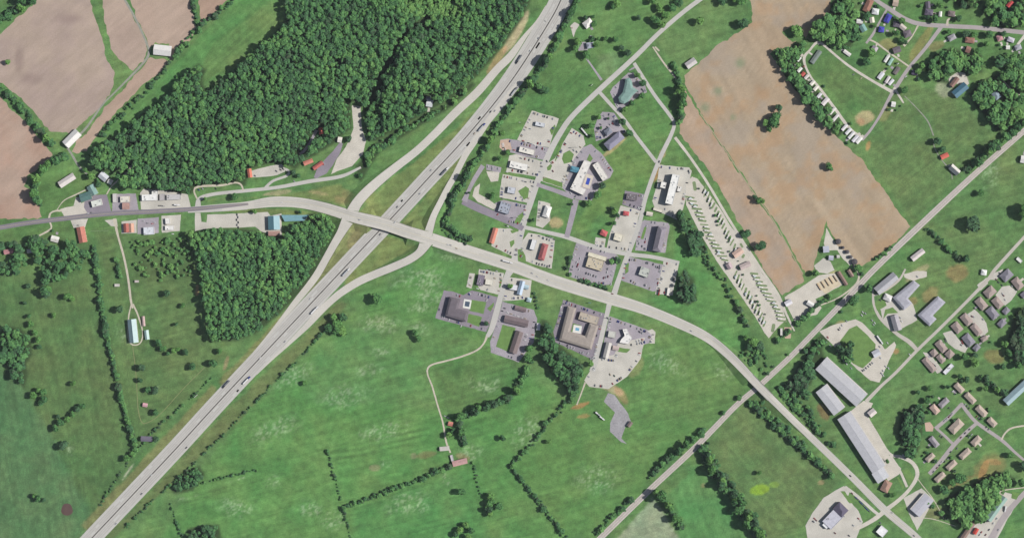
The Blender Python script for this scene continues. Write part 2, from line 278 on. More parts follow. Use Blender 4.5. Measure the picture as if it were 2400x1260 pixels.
def ground_colour(PX, PY):
    n1 = fbm(PX/140, PY/140, 1); n2 = fbm(PX/36, PY/36, 2); n3 = fbm(PX/9, PY/9, 5, 3)
    col = np.stack([102+26*(n1-.5)+16*(n2-.5), 140+14*(n1-.5)+10*(n2-.5), 82+14*(n1-.5)+0*n2], -1)
    for poly, c, s, soft, nz in P:
        xs = [p[0] for p in poly]; ys = [p[1] for p in poly]; m = (PX > min(xs)-soft) & (PX < max(xs)+soft) & (PY > min(ys)-soft) & (PY < max(ys)+soft)
        if not m.any(): continue
        k = sm(-soft*.5, soft*.5, sdist(PX[m], PY[m], poly)+soft*nz*2.5*(n2[m]-.5)+min(soft, 8)*(n3[m]-.5))*s*(1-nz*0.6*(n3[m]))
        col[m] = col[m]*(1-k[:, None])+np.array(c)[None]*k[:, None]
    for x, y, rx, ry, rot in FLOW:                          # pale seed heads and weeds
        m = (abs(PX-x) < 1.5*max(rx, ry)) & (abs(PY-y) < 1.5*max(rx, ry))
        if not m.any(): continue
        X, Y = PX[m], PY[m]; a = R(rot); u = ((X-x)*math.cos(a)+(Y-y)*math.sin(a))/rx; v = (-(X-x)*math.sin(a)+(Y-y)*math.cos(a))/ry
        k = ((1-sm(.3, 1.3, np.sqrt(u*u+v*v)+.9*(n2[m]-.5)))*sm(.42, .75, fbm(X/4, Y/4, 9, 3))*.8)[:, None]
        col[m] = col[m]*(1-k)+np.array((168,192,150))*k
    m = (PX > 700) & (PX < 1040) & (PY > 960) & (PY < 1110)
    if m.any():
        k = .09*np.sin((PX[m]*.2+PY[m])*.42+7*n1[m]+2*n2[m])*sm(0, 40, sdist(PX[m], PY[m], [(700,1060),(1020,960),(1035,1040),(800,1110)]))*n2[m]*2
        col[m] = col[m]*(1-k[:, None])
    st = fbm((PX*.97-PY*.26)/90, (PY*.97+PX*.26)/4.5, 11, 3)   # mowing lines and grazing drift, each pasture its own way
    for ang_, poly in ((80, [(-30,640),(330,640),(330,1060),(190,1290),(-30,1290)]), (-38, [(2060,250),(2340,330),(2140,525),(2035,360)]), (-45, [(1240,180),(1420,130),(1420,215),(1300,290)]), (45, [(1640,1040),(1745,945),(1980,1120),(1880,1230),(1760,1240)]), (-42, [(550,-20),(665,-20),(640,100),(470,210),(230,340)]), (35, [(1900,110),(2090,215),(2030,305)]), (70, [(1560,1165),(1640,1080),(1770,1290),(1600,1290)]), (12, [(1580,520),(1760,770),(1600,745)])):
        m = (PX > min(p[0] for p in poly)) & (PX < max(p[0] for p in poly)) & (PY > min(p[1] for p in poly)) & (PY < max(p[1] for p in poly))
        if not m.any(): continue
        ca, sa = math.cos(R(ang_)), math.sin(R(ang_)); X, Y = PX[m], PY[m]; k = sm(-4, 4, sdist(X, Y, poly)); st[m] = st[m]*(1-k)+fbm((X*ca+Y*sa)/90, (Y*ca-X*sa)/4.5, 13, 3)*k
    mo = fbm(PX/18, PY/18, 15, 4); hue = fbm(PX/50, PY/50, 17, 4)-.5
    g = (col[..., 1] > col[..., 0]+12)[..., None]            # grass: drier and lusher drifts
    col = col+np.where(g, hue[..., None]*np.array((30, 6, 8)), 0)
    return np.clip(col*(1+.20*(n3-.5)+.24*(st-.5)+.10*(n2-.5)+.16*(mo-.5))[..., None], 5, 255)
col = ground_colour(PX, PY)
fl = np.zeros(PX.shape)
for k, poly in WOODS.items():
    m = (PX > min(p[0] for p in poly)-8) & (PX < max(p[0] for p in poly)+8) & (PY > min(p[1] for p in poly)-8) & (PY < max(p[1] for p in poly)+8)
    fl[m] = np.maximum(fl[m], sm(-6, 4, sdist(PX[m], PY[m], poly))*(.25 if k in ('drive wood', 'scrub one', 'scrub two', 'scrub four', 'house wood', 'west wood') else 1))
col = col*(1-fl[..., None])+np.array((64,86,52))*fl[..., None]
GZ = hill(PX, PY)
def set_col(me, rgb):
    ca = me.color_attributes.new("Col", 'FLOAT_COLOR', 'POINT')
    L = np.ones((len(rgb), 4), np.float32); rgb = np.asarray(rgb, float); lum = (rgb@np.array((.3, .59, .11)))[:, None]; c = TONE*(rgb+(lum-rgb)*DESAT)/255.0; L[:, :3] = np.where(c <= .04045, c/12.92, ((c+.055)/1.055)**2.4)/GAIN
    ca.data.foreach_set("color", L.ravel())
def np_mesh(name, V, F):                                   # quads or triangles from arrays
    me = bpy.data.meshes.new(name); k = F.shape[1]
    me.vertices.add(len(V)); me.vertices.foreach_set("co", np.asarray(V, np.float32).ravel())
    me.loops.add(F.size); me.loops.foreach_set("vertex_index", F.astype(np.int32).ravel())
    me.polygons.add(len(F)); me.polygons.foreach_set("loop_start", np.arange(0, F.size, k, dtype=np.int32))
    me.update(); return me
H_, W_ = GX.shape; idx = np.arange(H_*W_).reshape(H_, W_)
F = np.stack([idx[:-1,:-1], idx[:-1,1:], idx[1:,1:], idx[1:,:-1]], -1).reshape(-1, 4)
gm = np_mesh("ground", np.stack([GX, GY, GZ], -1).reshape(-1, 3), F); set_col(gm, col.reshape(-1, 3))
M_GR = mat("grass and soil", None, 0.95, .15, .085, (.4, .18), attr="Col", spec=.1)
structure(add("ground", gm, M_GR))
M_FD = mat("tilled soil", None, 0.97, .05, .03, (.35, .07), attr="Col", spec=.1)
def rough_edge(poly, step=5.0, j=1.2):
    out = []; n = len(poly)
    for i in range(n):
        (x0, y0), (x1, y1) = poly[i], poly[(i+1) % n]; L = math.hypot(x1-x0, y1-y0); k = max(1, int(L/step))
        for q in range(k):
            t = q/k; jx = j*(float(vnoise((x0+(x1-x0)*t)/9, (y0+(y1-y0)*t)/9, 4))-.5)*2; jy = j*(float(vnoise((x0+(x1-x0)*t)/9, (y0+(y1-y0)*t)/9, 8))-.5)*2
            out.append((x0+(x1-x0)*t+jx, y0+(y1-y0)*t+jy))
    return out
for nm, L in FIELDS.items():
    for poly, c1, c2 in L:
        e = rough_edge(poly, 5, 3.2); xs = [p[0] for p in e]; ys = [p[1] for p in e]
        X, Y = np.meshgrid(np.arange(min(xs), max(xs), 7.0), np.arange(min(ys), max(ys), 7.0)); X = X.ravel(); Y = Y.ravel()
        k = sdist(X, Y, e) > 3; pts = [Vector(p) for p in e]+[Vector((a, b)) for a, b in zip(X[k], Y[k])]
        r = geometry.delaunay_2d_cdt(pts, [], [list(range(len(e)))], 1, 1e-4)
        v = np.array([(p.x, p.y) for p in r[0]]); x, y = v[:, 0], v[:, 1]
        ew = nm == 'stubble_field'; u = (x*.78-y*.62, x*.62+y*.78) if not ew else (x*.5+y*.86, x*.86-y*.5)
        n1 = fbm(x/90, y/90, 21); n2 = fbm(u[0]/60, u[1]/6, 23, 3); n3 = fbm(x/30, y/30, 25)
        t = sm(.3, .72, .55*n1+.45*n3)[:, None]; cc = np.array(c1)*(1-t)+np.array(c2)*t
        cc = cc*(1+(.20 if ew else .13)*(n2-.5)+.10*(n3-.5))[:, None]+np.array((4, 1, -1))
        if ew:
            k2 = sm(.5, .7, fbm(x/55, y/55, 31))[:, None]*.5; cc = cc*(1-k2)+np.array((172,160,146))*k2
            k2 = sm(.52, .72, fbm(x/34, y/34, 35))[:, None]*.45; cc = cc*(1-k2)+np.array((188,150,112))*k2
            for bx, by, br in ((1735,148,14),(1683,213,12),(1652,252,13),(1718,275,8)):
                k2 = (1-sm(.3, 1.2, np.hypot(x-bx, y-by)/br))[:, None]*.75; cc = cc*(1-k2)+np.array((136,148,116))*k2
        else:
            for bx, by, bw, bh in ((45,140,12,36),(72,185,30,18),(165,45,40,16)):
                k2 = (1-sm(.3, 1.2, np.hypot((x-bx)/bw, (y-by)/bh)+.5*(n3-.5)))[:, None]*.32; cc = cc*(1-k2)+np.array((126,106,104))*k2
        me = mesh(nm, [W(a, b, .06) for a, b in v], [list(reversed(f)) for f in r[2]]); set_col(me, cc); structure(add(nm, me, M_FD))

# ------------------------------------------------------------------ paved lots and yards
CONC = mat("pale concrete", A(206,202,192), .9, .12, .035, (.5, .09)); ASPH = mat("faded asphalt", A(170,163,171), .92, .14, .035, (.5, .12))
DARK = mat("newer asphalt", A(148,140,151), .92, .12, .035, (.5, .10)); GRAV = mat("limestone gravel", A(212,206,194), .96, .09, .06, (.5, .10))
LAWN = mat("mown lawn", A(110,146,78), .95, .14, .12, (.6, .15)); SANDM = mat("sawdust and sand", A(218,204,176), .96, .10, .08, (.5, .1))
ROADM = mat("weathered road", A(200,198,192), .9, .05, .03, (.35, .05)); ROADW = mat("pale worn road", A(210,206,197), .9, .05, .03, (.35, .05)); PATHM = mat("rutted track", A(206,198,180), .96, .10, .1, (.6, .12)); LANE = mat("dull farm lane", A(158,160,148), .96, .10, .1, (.6, .12))
TRACK = mat("worn grass track", A(140,146,100), .96, .12, .1, (.6, .12)); TAN = mat("tan clay pad", A(208,180,160), .95, .08, .1, (.5, .08))
LOTS = [
 ('G',[(140,490),(180,480),(205,470),(222,465),(230,478),(235,500),(200,508),(150,506)]),('D',[(198,470),(215,456),(250,456),(263,500),(210,507),(197,486)]),('C',[(178,462),(190,462),(190,480),(172,481)]),
 ('A',[(265,455),(318,453),(325,496),(263,500)]),('C',[(328,452),(336,443),(366,443),(440,456),(448,488),(330,491)]),('C',[(165,516),(206,512),(200,532),(172,534)]),('C',[(245,516),(273,513),(276,531),(260,529)]),
 ('C',[(285,519),(320,515),(320,546),(285,547)]),('A',[(322,512),(372,509),(372,546),(322,549)]),('C',[(379,506),(424,503),(422,541),(379,546)]),
 ('C',[(457,499),(470,499),(472,520),(484,521),(486,503),(560,500),(600,498),(628,497),(634,506),(660,500),(660,552),(630,552),(625,546),(610,541),(598,531),(560,533),(490,535),(457,541)]),
 ('C',[(588,401),(600,397),(640,387),(660,385),(669,392),(668,402),(650,411),(600,416),(588,415)]),('G',[(824,246),(845,250),(848,300),(858,330),(850,362),(825,390),(790,401),(776,409),(790,372),(812,342),(829,300)]),
 ('D',[(735,416),(745,391),(780,355),(797,334),(804,336),(796,361),(781,386),(766,406),(741,419)]),
 ('C',[(1247,259),(1310,278),(1306,290),(1296,315),(1288,346),(1240,337),(1212,328)]),('A',[(1172,328),(1190,325),(1212,329),(1287,347),(1279,376),(1225,366),(1205,360),(1176,353)]),('T',[(1172,329),(1194,326),(1200,350),(1181,354),(1170,345)]),
 ('C',[(1194,364),(1210,362),(1277,379),(1268,416),(1186,402)]),('C',[(1178,408),(1258,423),(1240,476),(1170,462),(1174,430)]),
 ('G',[(1140,401),(1170,403),(1168,424),(1150,426)]),('G',[(1112,440),(1125,430),(1122,455),(1142,465),(1166,482),(1156,491),(1120,473),(1107,460)]),('A',[(1140,384),(1175,392),(1172,405),(1140,398)]),
 ('A',[(1160,476),(1180,468),(1238,481),(1228,531),(1180,521),(1158,502)]),('C',[(1162,535),(1195,535),(1228,548),(1212,596),(1200,600),(1151,576)]),('C',[(1238,546),(1262,549),(1301,561),(1293,629),(1255,621),(1232,611),(1212,601),(1226,562)]),
 ('A',[(1350,569),(1366,571),(1440,592),(1450,602),(1433,666),(1400,670),(1331,646),(1341,601)]),('A',[(1475,601),(1556,620),(1541,681),(1530,683),(1455,656),(1463,611)]),('C',[(1555,611),(1592,616),(1576,691),(1535,689),(1549,640)]),
 ('A',[(1498,526),(1510,515),(1566,522),(1570,531),(1559,592),(1488,586)]),('C',[(1455,481),(1500,493),(1480,590),(1422,583),(1430,546)]),('D',[(1465,446),(1513,456),(1506,496),(1458,479)]),('C',[(1396,556),(1420,559),(1416,583),(1393,579)]),
 ('C',[(1545,386),(1615,393),(1621,401),(1613,440),(1601,490),(1586,515),(1535,491),(1529,471),(1540,431)]),('A',[(1365,346),(1385,338),(1411,361),(1438,401),(1430,416),(1411,426),(1396,456),(1386,470),(1350,468),(1330,451),(1317,441),(1330,401),(1346,371)]),
 ('C',[(1340,300),(1368,318),(1372,338),(1346,371),(1335,401),(1318,441),(1268,424),(1280,386),(1300,371),(1325,326)]),('A',[(1412,262),(1440,265),(1461,301),(1471,311),(1430,321),(1396,331),(1392,300),(1400,280)]),
 ('A',[(1473,170),(1485,172),(1511,196),(1516,216),(1496,226),(1471,246),(1450,262),(1440,241),(1430,216),(1436,205)]),
 ('D',[(1040,680),(1058,682),(1086,691),(1106,680),(1166,696),(1156,736),(1140,778),(1020,745)]),('C',[(1123,630),(1181,640),(1173,691),(1125,679),(1118,665)]),('C',[(1100,640),(1113,641),(1105,676),(1093,672)]),('C',[(1188,649),(1246,656),(1241,701),(1178,705)]),
 ('A',[(1178,706),(1251,726),(1259,746),(1251,801),(1216,848),(1150,826),(1149,800),(1170,736)]),('D',[(1320,702),(1421,736),(1416,746),(1396,846),(1301,801),(1297,776)]),
 ('A',[(1428,740),(1521,774),(1532,782),(1520,804),(1486,812),(1455,814),(1445,850),(1405,846)]),('C',[(1405,838),(1440,830),(1450,802),(1512,790),(1501,841),(1471,881),(1426,911),(1381,906),(1369,890),(1394,851)]),('C',[(1517,775),(1528,770),(1536,778),(1534,804),(1522,804),(1528,786)]),
 ('B',[(1425,920),(1440,925),(1471,966),(1478,986),(1465,1001),(1456,1026),(1470,1040),(1456,1035),(1430,1011),(1430,991),(1441,966),(1415,940)]),
 ('G',[(1937,534),(1955,566),(1968,582),(1990,590),(2005,612),(1992,622),(1975,606),(1962,586),(1936,586),(1931,570)]),('C',[(1908,622),(1930,604),(1946,612),(1956,632),(1940,641),(1915,638)]),
 ('G',[(1838,696),(1880,671),(1920,644),(1956,640),(1976,666),(1931,691),(1911,701),(1926,721),(1915,736),(1880,746),(1866,761),(1845,716)]),('S',[(1912,664),(1948,645),(1972,666),(1934,688)]),
 ('G',[(1920,776),(1955,760),(2005,748),(2020,755),(2050,785),(2074,818),(2096,800),(2101,808),(2081,851),(2061,896),(2040,891),(2005,861),(1960,816),(1935,791)]),
 ('C',[(2055,707),(2100,700),(2140,712),(2150,750),(2112,770),(2097,773),(2070,753),(2065,730)]),('G',[(2118,642),(2150,634),(2172,636),(2172,648),(2140,658),(2120,650)]),
 ('C',[(2333,690),(2348,672),(2366,668),(2384,682),(2372,702),(2356,716),(2344,708)]),('C',[(2268,736),(2284,724),(2300,740),(2312,756),(2316,776),(2302,790),(2286,776),(2276,752)]),('C',[(2210,780),(2232,774),(2248,796),(2270,812),(2262,826),(2240,818),(2222,804)]),('C',[(2163,824),(2180,828),(2196,850),(2212,868),(2196,874),(2180,852)]),
 ('C',[(2316,655),(2330,640),(2350,630),(2352,642),(2334,656)]),('C',[(2290,668),(2312,650),(2316,664),(2298,680)]),
 ('G',[(1995,962),(2024,938),(2046,944),(2032,976),(2061,1021),(2086,1071),(2112,1096),(2108,1110),(2082,1126),(2066,1101),(2051,1051),(2011,991)]),('C',[(1930,1166),(1964,1145),(1978,1138),(1992,1150),(1986,1166),(2012,1196),(2022,1221),(2002,1275),(1895,1275),(1888,1231),(1905,1200)]),
 ('C',[(2118,1166),(2160,1143),(2188,1170),(2150,1242),(2130,1202)]),('C',[(2356,1152),(2392,1164),(2362,1215),(2330,1275),(2232,1275),(2262,1240),(2318,1212)]),('T',[(2167,990),(2180,988),(2188,1000),(2186,1010),(2170,1010)]),
 ('G',[(2223,182),(2245,168),(2262,172),(2272,196),(2262,205),(2240,196),(2226,205)]),('T',[(1838,766),(1855,766),(1853,792),(1840,792)]),('S',[(1330,532),(1331,533),(1330,534)]),
 ('G',[(1608,428),(1622,414),(1634,418),(1656,446),(1690,492),(1712,530),(1738,560),(1752,578),(1762,600),(1786,640),(1806,668),(1832,712),(1842,748),(1820,770),(1802,792),(1792,780),(1770,742),(1722,672),(1680,612),(1640,545),(1608,480)]),
 ('C',[(1262,470),(1290,477),(1289,518),(1272,534),(1256,528)]),('C',[(1336,62),(1346,52),(1358,58),(1350,72),(1344,88)]),('A',[(1352,100),(1372,98),(1378,118),(1356,120)])]
LM = {'B': mat("broken grey asphalt", A(166,164,168), .94, .16, .06, (.35, .16)), 'C': CONC, 'A': ASPH, 'D': DARK, 'G': GRAV, 'S': SANDM, 'T': TAN}
LN = {'B': 'asphalt_lot', 'C': 'concrete_lot', 'A': 'asphalt_lot', 'D': 'asphalt_lot', 'G': 'gravel_yard', 'S': 'sand_yard', 'T': 'clay_pad'}
def sheet(name, poly, m, z, j=.7):
    e = rough_edge(poly, 4, j); a = sum(e[i][0]*e[(i+1) % len(e)][1]-e[(i+1) % len(e)][0]*e[i][1] for i in range(len(e)))
    if a > 0: e.reverse()
    return structure(add(name, mesh(name, [W(x, y, z) for x, y in e], [list(range(len(e)))]), m))
for i, (k, poly) in enumerate(LOTS):
    if len(poly) < 4: continue
    sheet(LN[k], poly, LM[k], .12+.006*(i % 7)+(.05 if k in 'ST' else 0)); avoid(poly=poly, grow=5)
ISL = [[(1105,702),(1140,708),(1133,735),(1100,728)],[(1098,735),(1130,742),(1123,765),(1095,755)],[(1142,722),(1158,708),(1157,716),(1150,730)],[(1178,760),(1208,768),(1195,825),(1162,812)],[(1990,770),(2008,762),(2034,786),(2052,806),(2050,830),(2040,846),(2022,862),(2000,852),(1976,824),(1968,800)],
 [(1300,376),(1316,330),(1322,330),(1302,378)],[(1320,360),(1335,352),(1345,362),(1340,380),(1322,384),(1317,372)],[(1282,392),(1290,384),(1294,388),(1290,398),(1283,400)],[(1273,414),(1318,428),(1318,440),(1272,424)],[(1288,305),(1300,292),(1302,300),(1294,318)],
 [(1196,540),(1210,536),(1215,542),(1200,547)],[(1194,566),(1205,562),(1206,570),(1197,580)],[(1213,585),(1222,583),(1232,600),(1233,612),(1214,612)],[(1214,448),(1232,436),(1240,442),(1238,462),(1228,468)],[(1212,508),(1226,496),(1228,506),(1218,524),(1205,522)],
 [(1466,618),(1474,616),(1473,636),(1465,642)],[(1368,430),(1380,408),(1390,416),(1378,440)],[(1375,375),(1382,360),(1390,372),(1384,380)],[(1172,656),(1177,655),(1174,672),(1169,674)],[(1343,757),(1362,762),(1350,776),(1338,778)],
 [(2113,1100),(2128,1098),(2144,1116),(2138,1136),(2130,1134)],[(2102,1118),(2106,1116),(2120,1140),(2116,1146)],[(2372,1150),(2390,1155),(2382,1170),(2370,1166)],[(1970,1150),(1980,1150),(2000,1178),(1990,1178)],[(2075,725),(2092,720),(2105,732),(2080,735),(2070,748)],[(2050,712),(2056,704),(2074,704),(2078,716),(2056,728)],
 [(1510,532),(1516,530),(1508,560),(1502,560)],[(1432,810),(1478,818),(1470,826),(1450,824)]]
for poly in ISL: sheet('lawn_island', poly, LAWN, .26, .6)

# ------------------------------------------------------------------ roads
def zr(x, y=None):                                         # the cross road rises over the interstate and over the railway
    return float(7.2*sm(690, 862, x)*(1-sm(962, 1140, x))+7.0*sm(1650, 1764, x)*(1-sm(1800, 1900, x)))
def ribbon(name, pts, m, z0=.18, zf=None, step=6, bank=None, gap=None, j=0.0, kind=True):
    """pts = (x, y, width px); zf gives the height along it; banks of grass slope down to the ground"""
    P3 = smooth(pts, step); n = len(P3); L = []; Rr = []; Z = []
    for i, p in enumerate(P3):
        a = P3[max(0, i-1)]; b = P3[min(n-1, i+1)]; t = (b-a)[:2]; t = t/(np.linalg.norm(t)+1e-9); nn = np.array((-t[1], t[0]))
        jj = j*(float(vnoise(i*.7, 3.3, 6))-.5); jk = j*(float(vnoise(i*.7, 9.3, 7))-.5)
        L.append(p[:2]-nn*(p[2]/2+jj)); Rr.append(p[:2]+nn*(p[2]/2+jk)); Z.append((zf(p[0], p[1]) if zf else 0)+z0)
    v = []; f = []
    for i in range(n): v += [W(*Rr[i], Z[i]), W(*L[i], Z[i])]
    for i in range(n-1): f.append([2*i, 2*i+2, 2*i+3, 2*i+1])
    o = structure(add(name, mesh(name, v, f), m))
    if n and mesh: o.data.update()
    if o.data.polygons[0].normal.z < 0: o.data.flip_normals()
    avoid(pts=[(p[0], p[1]) for p in P3], wd=max(p[2] for p in P3), road=max(p[2] for p in P3) > 6)
    if bank:
        v = []; f = []
        for i in range(n):
            p = P3[i][:2]
            if gap and gap(p[0], p[1]): v += [None]*4
            else:
                h = max(0, Z[i]-.1); k = h*2.0/S
                for e, side in ((Rr[i], 1), (L[i], -1)):
                    u = (e-p)/(np.linalg.norm(e-p)+1e-9); v += [W(*(e+u*.6), Z[i]-.06), W(*(e+u*(k+.6)), .03)]
        for i in range(n-1):
            if v[4*i] is None or v[4*i+4] is None or Z[i] < z0+.15: continue
            for q in (0, 2): f.append([4*i+q, 4*i+4+q, 4*i+5+q, 4*i+1+q])
        for i in range(n-1):                                # sloping ends where a bank stops at a bridge
            a_, g_ = (i, i+1) if v[4*i] is not None and v[4*i+4] is None else (i+1, i) if v[4*i] is None and v[4*i+4] is not None else (None, None)
            if a_ is None or Z[a_] < 2: continue
            t = (P3[g_]-P3[a_])[:2]; t = t/np.linalg.norm(t)*Z[a_]*1.6; b0 = len(v)
            for q in (0, 2): p = v[4*a_+q]; v.append((p[0]+t[0], p[1]-t[1], .03))
            for k in range(2): v.append(v[b0+k])
            f += [[4*a_, 4*a_+2, b0+1, b0], [4*a_, b0, 4*a_+1], [4*a_+2, 4*a_+3, b0+1]]
        vv = [p if p else (0, 0, -5) for p in v]; used = sorted({i for q in f for i in q}); re = {o_: k for k, o_ in enumerate(used)}
        if f:
            me = mesh('embankment', [vv[i] for i in used], [[re[i] for i in q] for q in f]); me.update()
            cc = ground_colour(np.array([p.co.x/S+1200 for p in me.vertices]), np.array([630-p.co.y/S for p in me.vertices])); set_col(me, cc)
            bm = bmesh.new(); bm.from_mesh(me); bmesh.ops.recalc_face_normals(bm, faces=bm.faces); bm.to_mesh(me); bm.free()
            structure(add('embankment', me, M_GR))
    return P3, L, Rr, Z
INTER = [(1352,-60,51),(1335,-30,51),(1320,-10,51),(1290,48,51),(1200,188,47),(1100,313,42),(1000,422,41),(914,515,41),(885,545,41),(800,635,41),(650,795,42),(512,942,42),(400,1064,42),(217,1258,42),(170,1308,42)]
IP, IL, IR, IZ = ribbon('interstate_highway', INTER, ROADM, .20)
hz = lambda lx, ly, r0, r1: (lambda x, y: float(zr(lx)*(1-sm(r0, r1, math.hypot(x-lx, y-ly)))))
ribbon('ramp', [(1279,14,1),(1258,50,4),(1230,86,10),(1197,131,17),(1165,163,18),(1120,215,19),(1070,262,19),(1018,315,18),(975,355,18),(930,390,19),(893,420,21),(860,450,23),(838,475,24),(826,497,27)], ROADW, .24, hz(826, 500, 8, 190), bank=True)
ribbon('ramp', [(815,517,28),(800,545,20),(785,570,18),(765,605,17),(745,640,17),(725,668,16),(694,706,14),(657,751,8),(619,796,3),(592,827,1)], ROADW, .24, hz(815, 510, 8, 170), bank=True)
ribbon('ramp', [(1003,550,20),(1016,508,15),(1032,475,14),(1050,440,14),(1067,410,14),(1090,365,14),(1110,335,14),(1140,290,13),(1172,247,10),(1215,190,6)], ROADW, .25, hz(1003, 552, 8, 160), bank=True)
ribbon('ramp', [(1000,565,30),(985,590,19),(960,608,18),(920,626,18),(880,642,18),(840,660,18),(800,685,17),(770,710,16),(745,735,16),(721,761,14),(679,802,9),(636,843,4),(602,877,1)], ROADW, .25, hz(1000, 560, 8, 170), bank=True)
gap = lambda x, y: (868 < x < 958) or (1762 < x < 1800)
CROSS = [(520,486,14),(580,481,18),(640,473,24),(700,475,24),(760,487,25),(830,508,27),(900,525,28),(960,545,28),(1010,560,29),(1100,590,29),(1200,622,29),(1300,659,29),(1423,697,28),(1510,724,25),(1600,761,23),(1660,792,21),(1710,833,20),(1760,885,18),(1800,926,17),(1860,985,16),(1902,1025,16),(1997,1117,16),(2075,1195,17),(2145,1255,16),(2170,1285,16)]
CP, CL, CR, CZ = ribbon('cross_road', CROSS, ROADW, .32, zr, bank=True, gap=gap)
DR = mat("dark resurfaced asphalt", A(136,130,138), .92, .07, .04, (.5, .06))
ribbon('road_shoulder', [(440,492,13),(500,488,17),(580,482,18)], ROADM, .16)
DP, _, _, _ = ribbon('road', [(-40,537,11),(0,533,11),(60,523,11),(150,512,11),(250,501,11),(350,496,11),(450,490,10),(530,483,8),(582,478,5)], DR, .36)
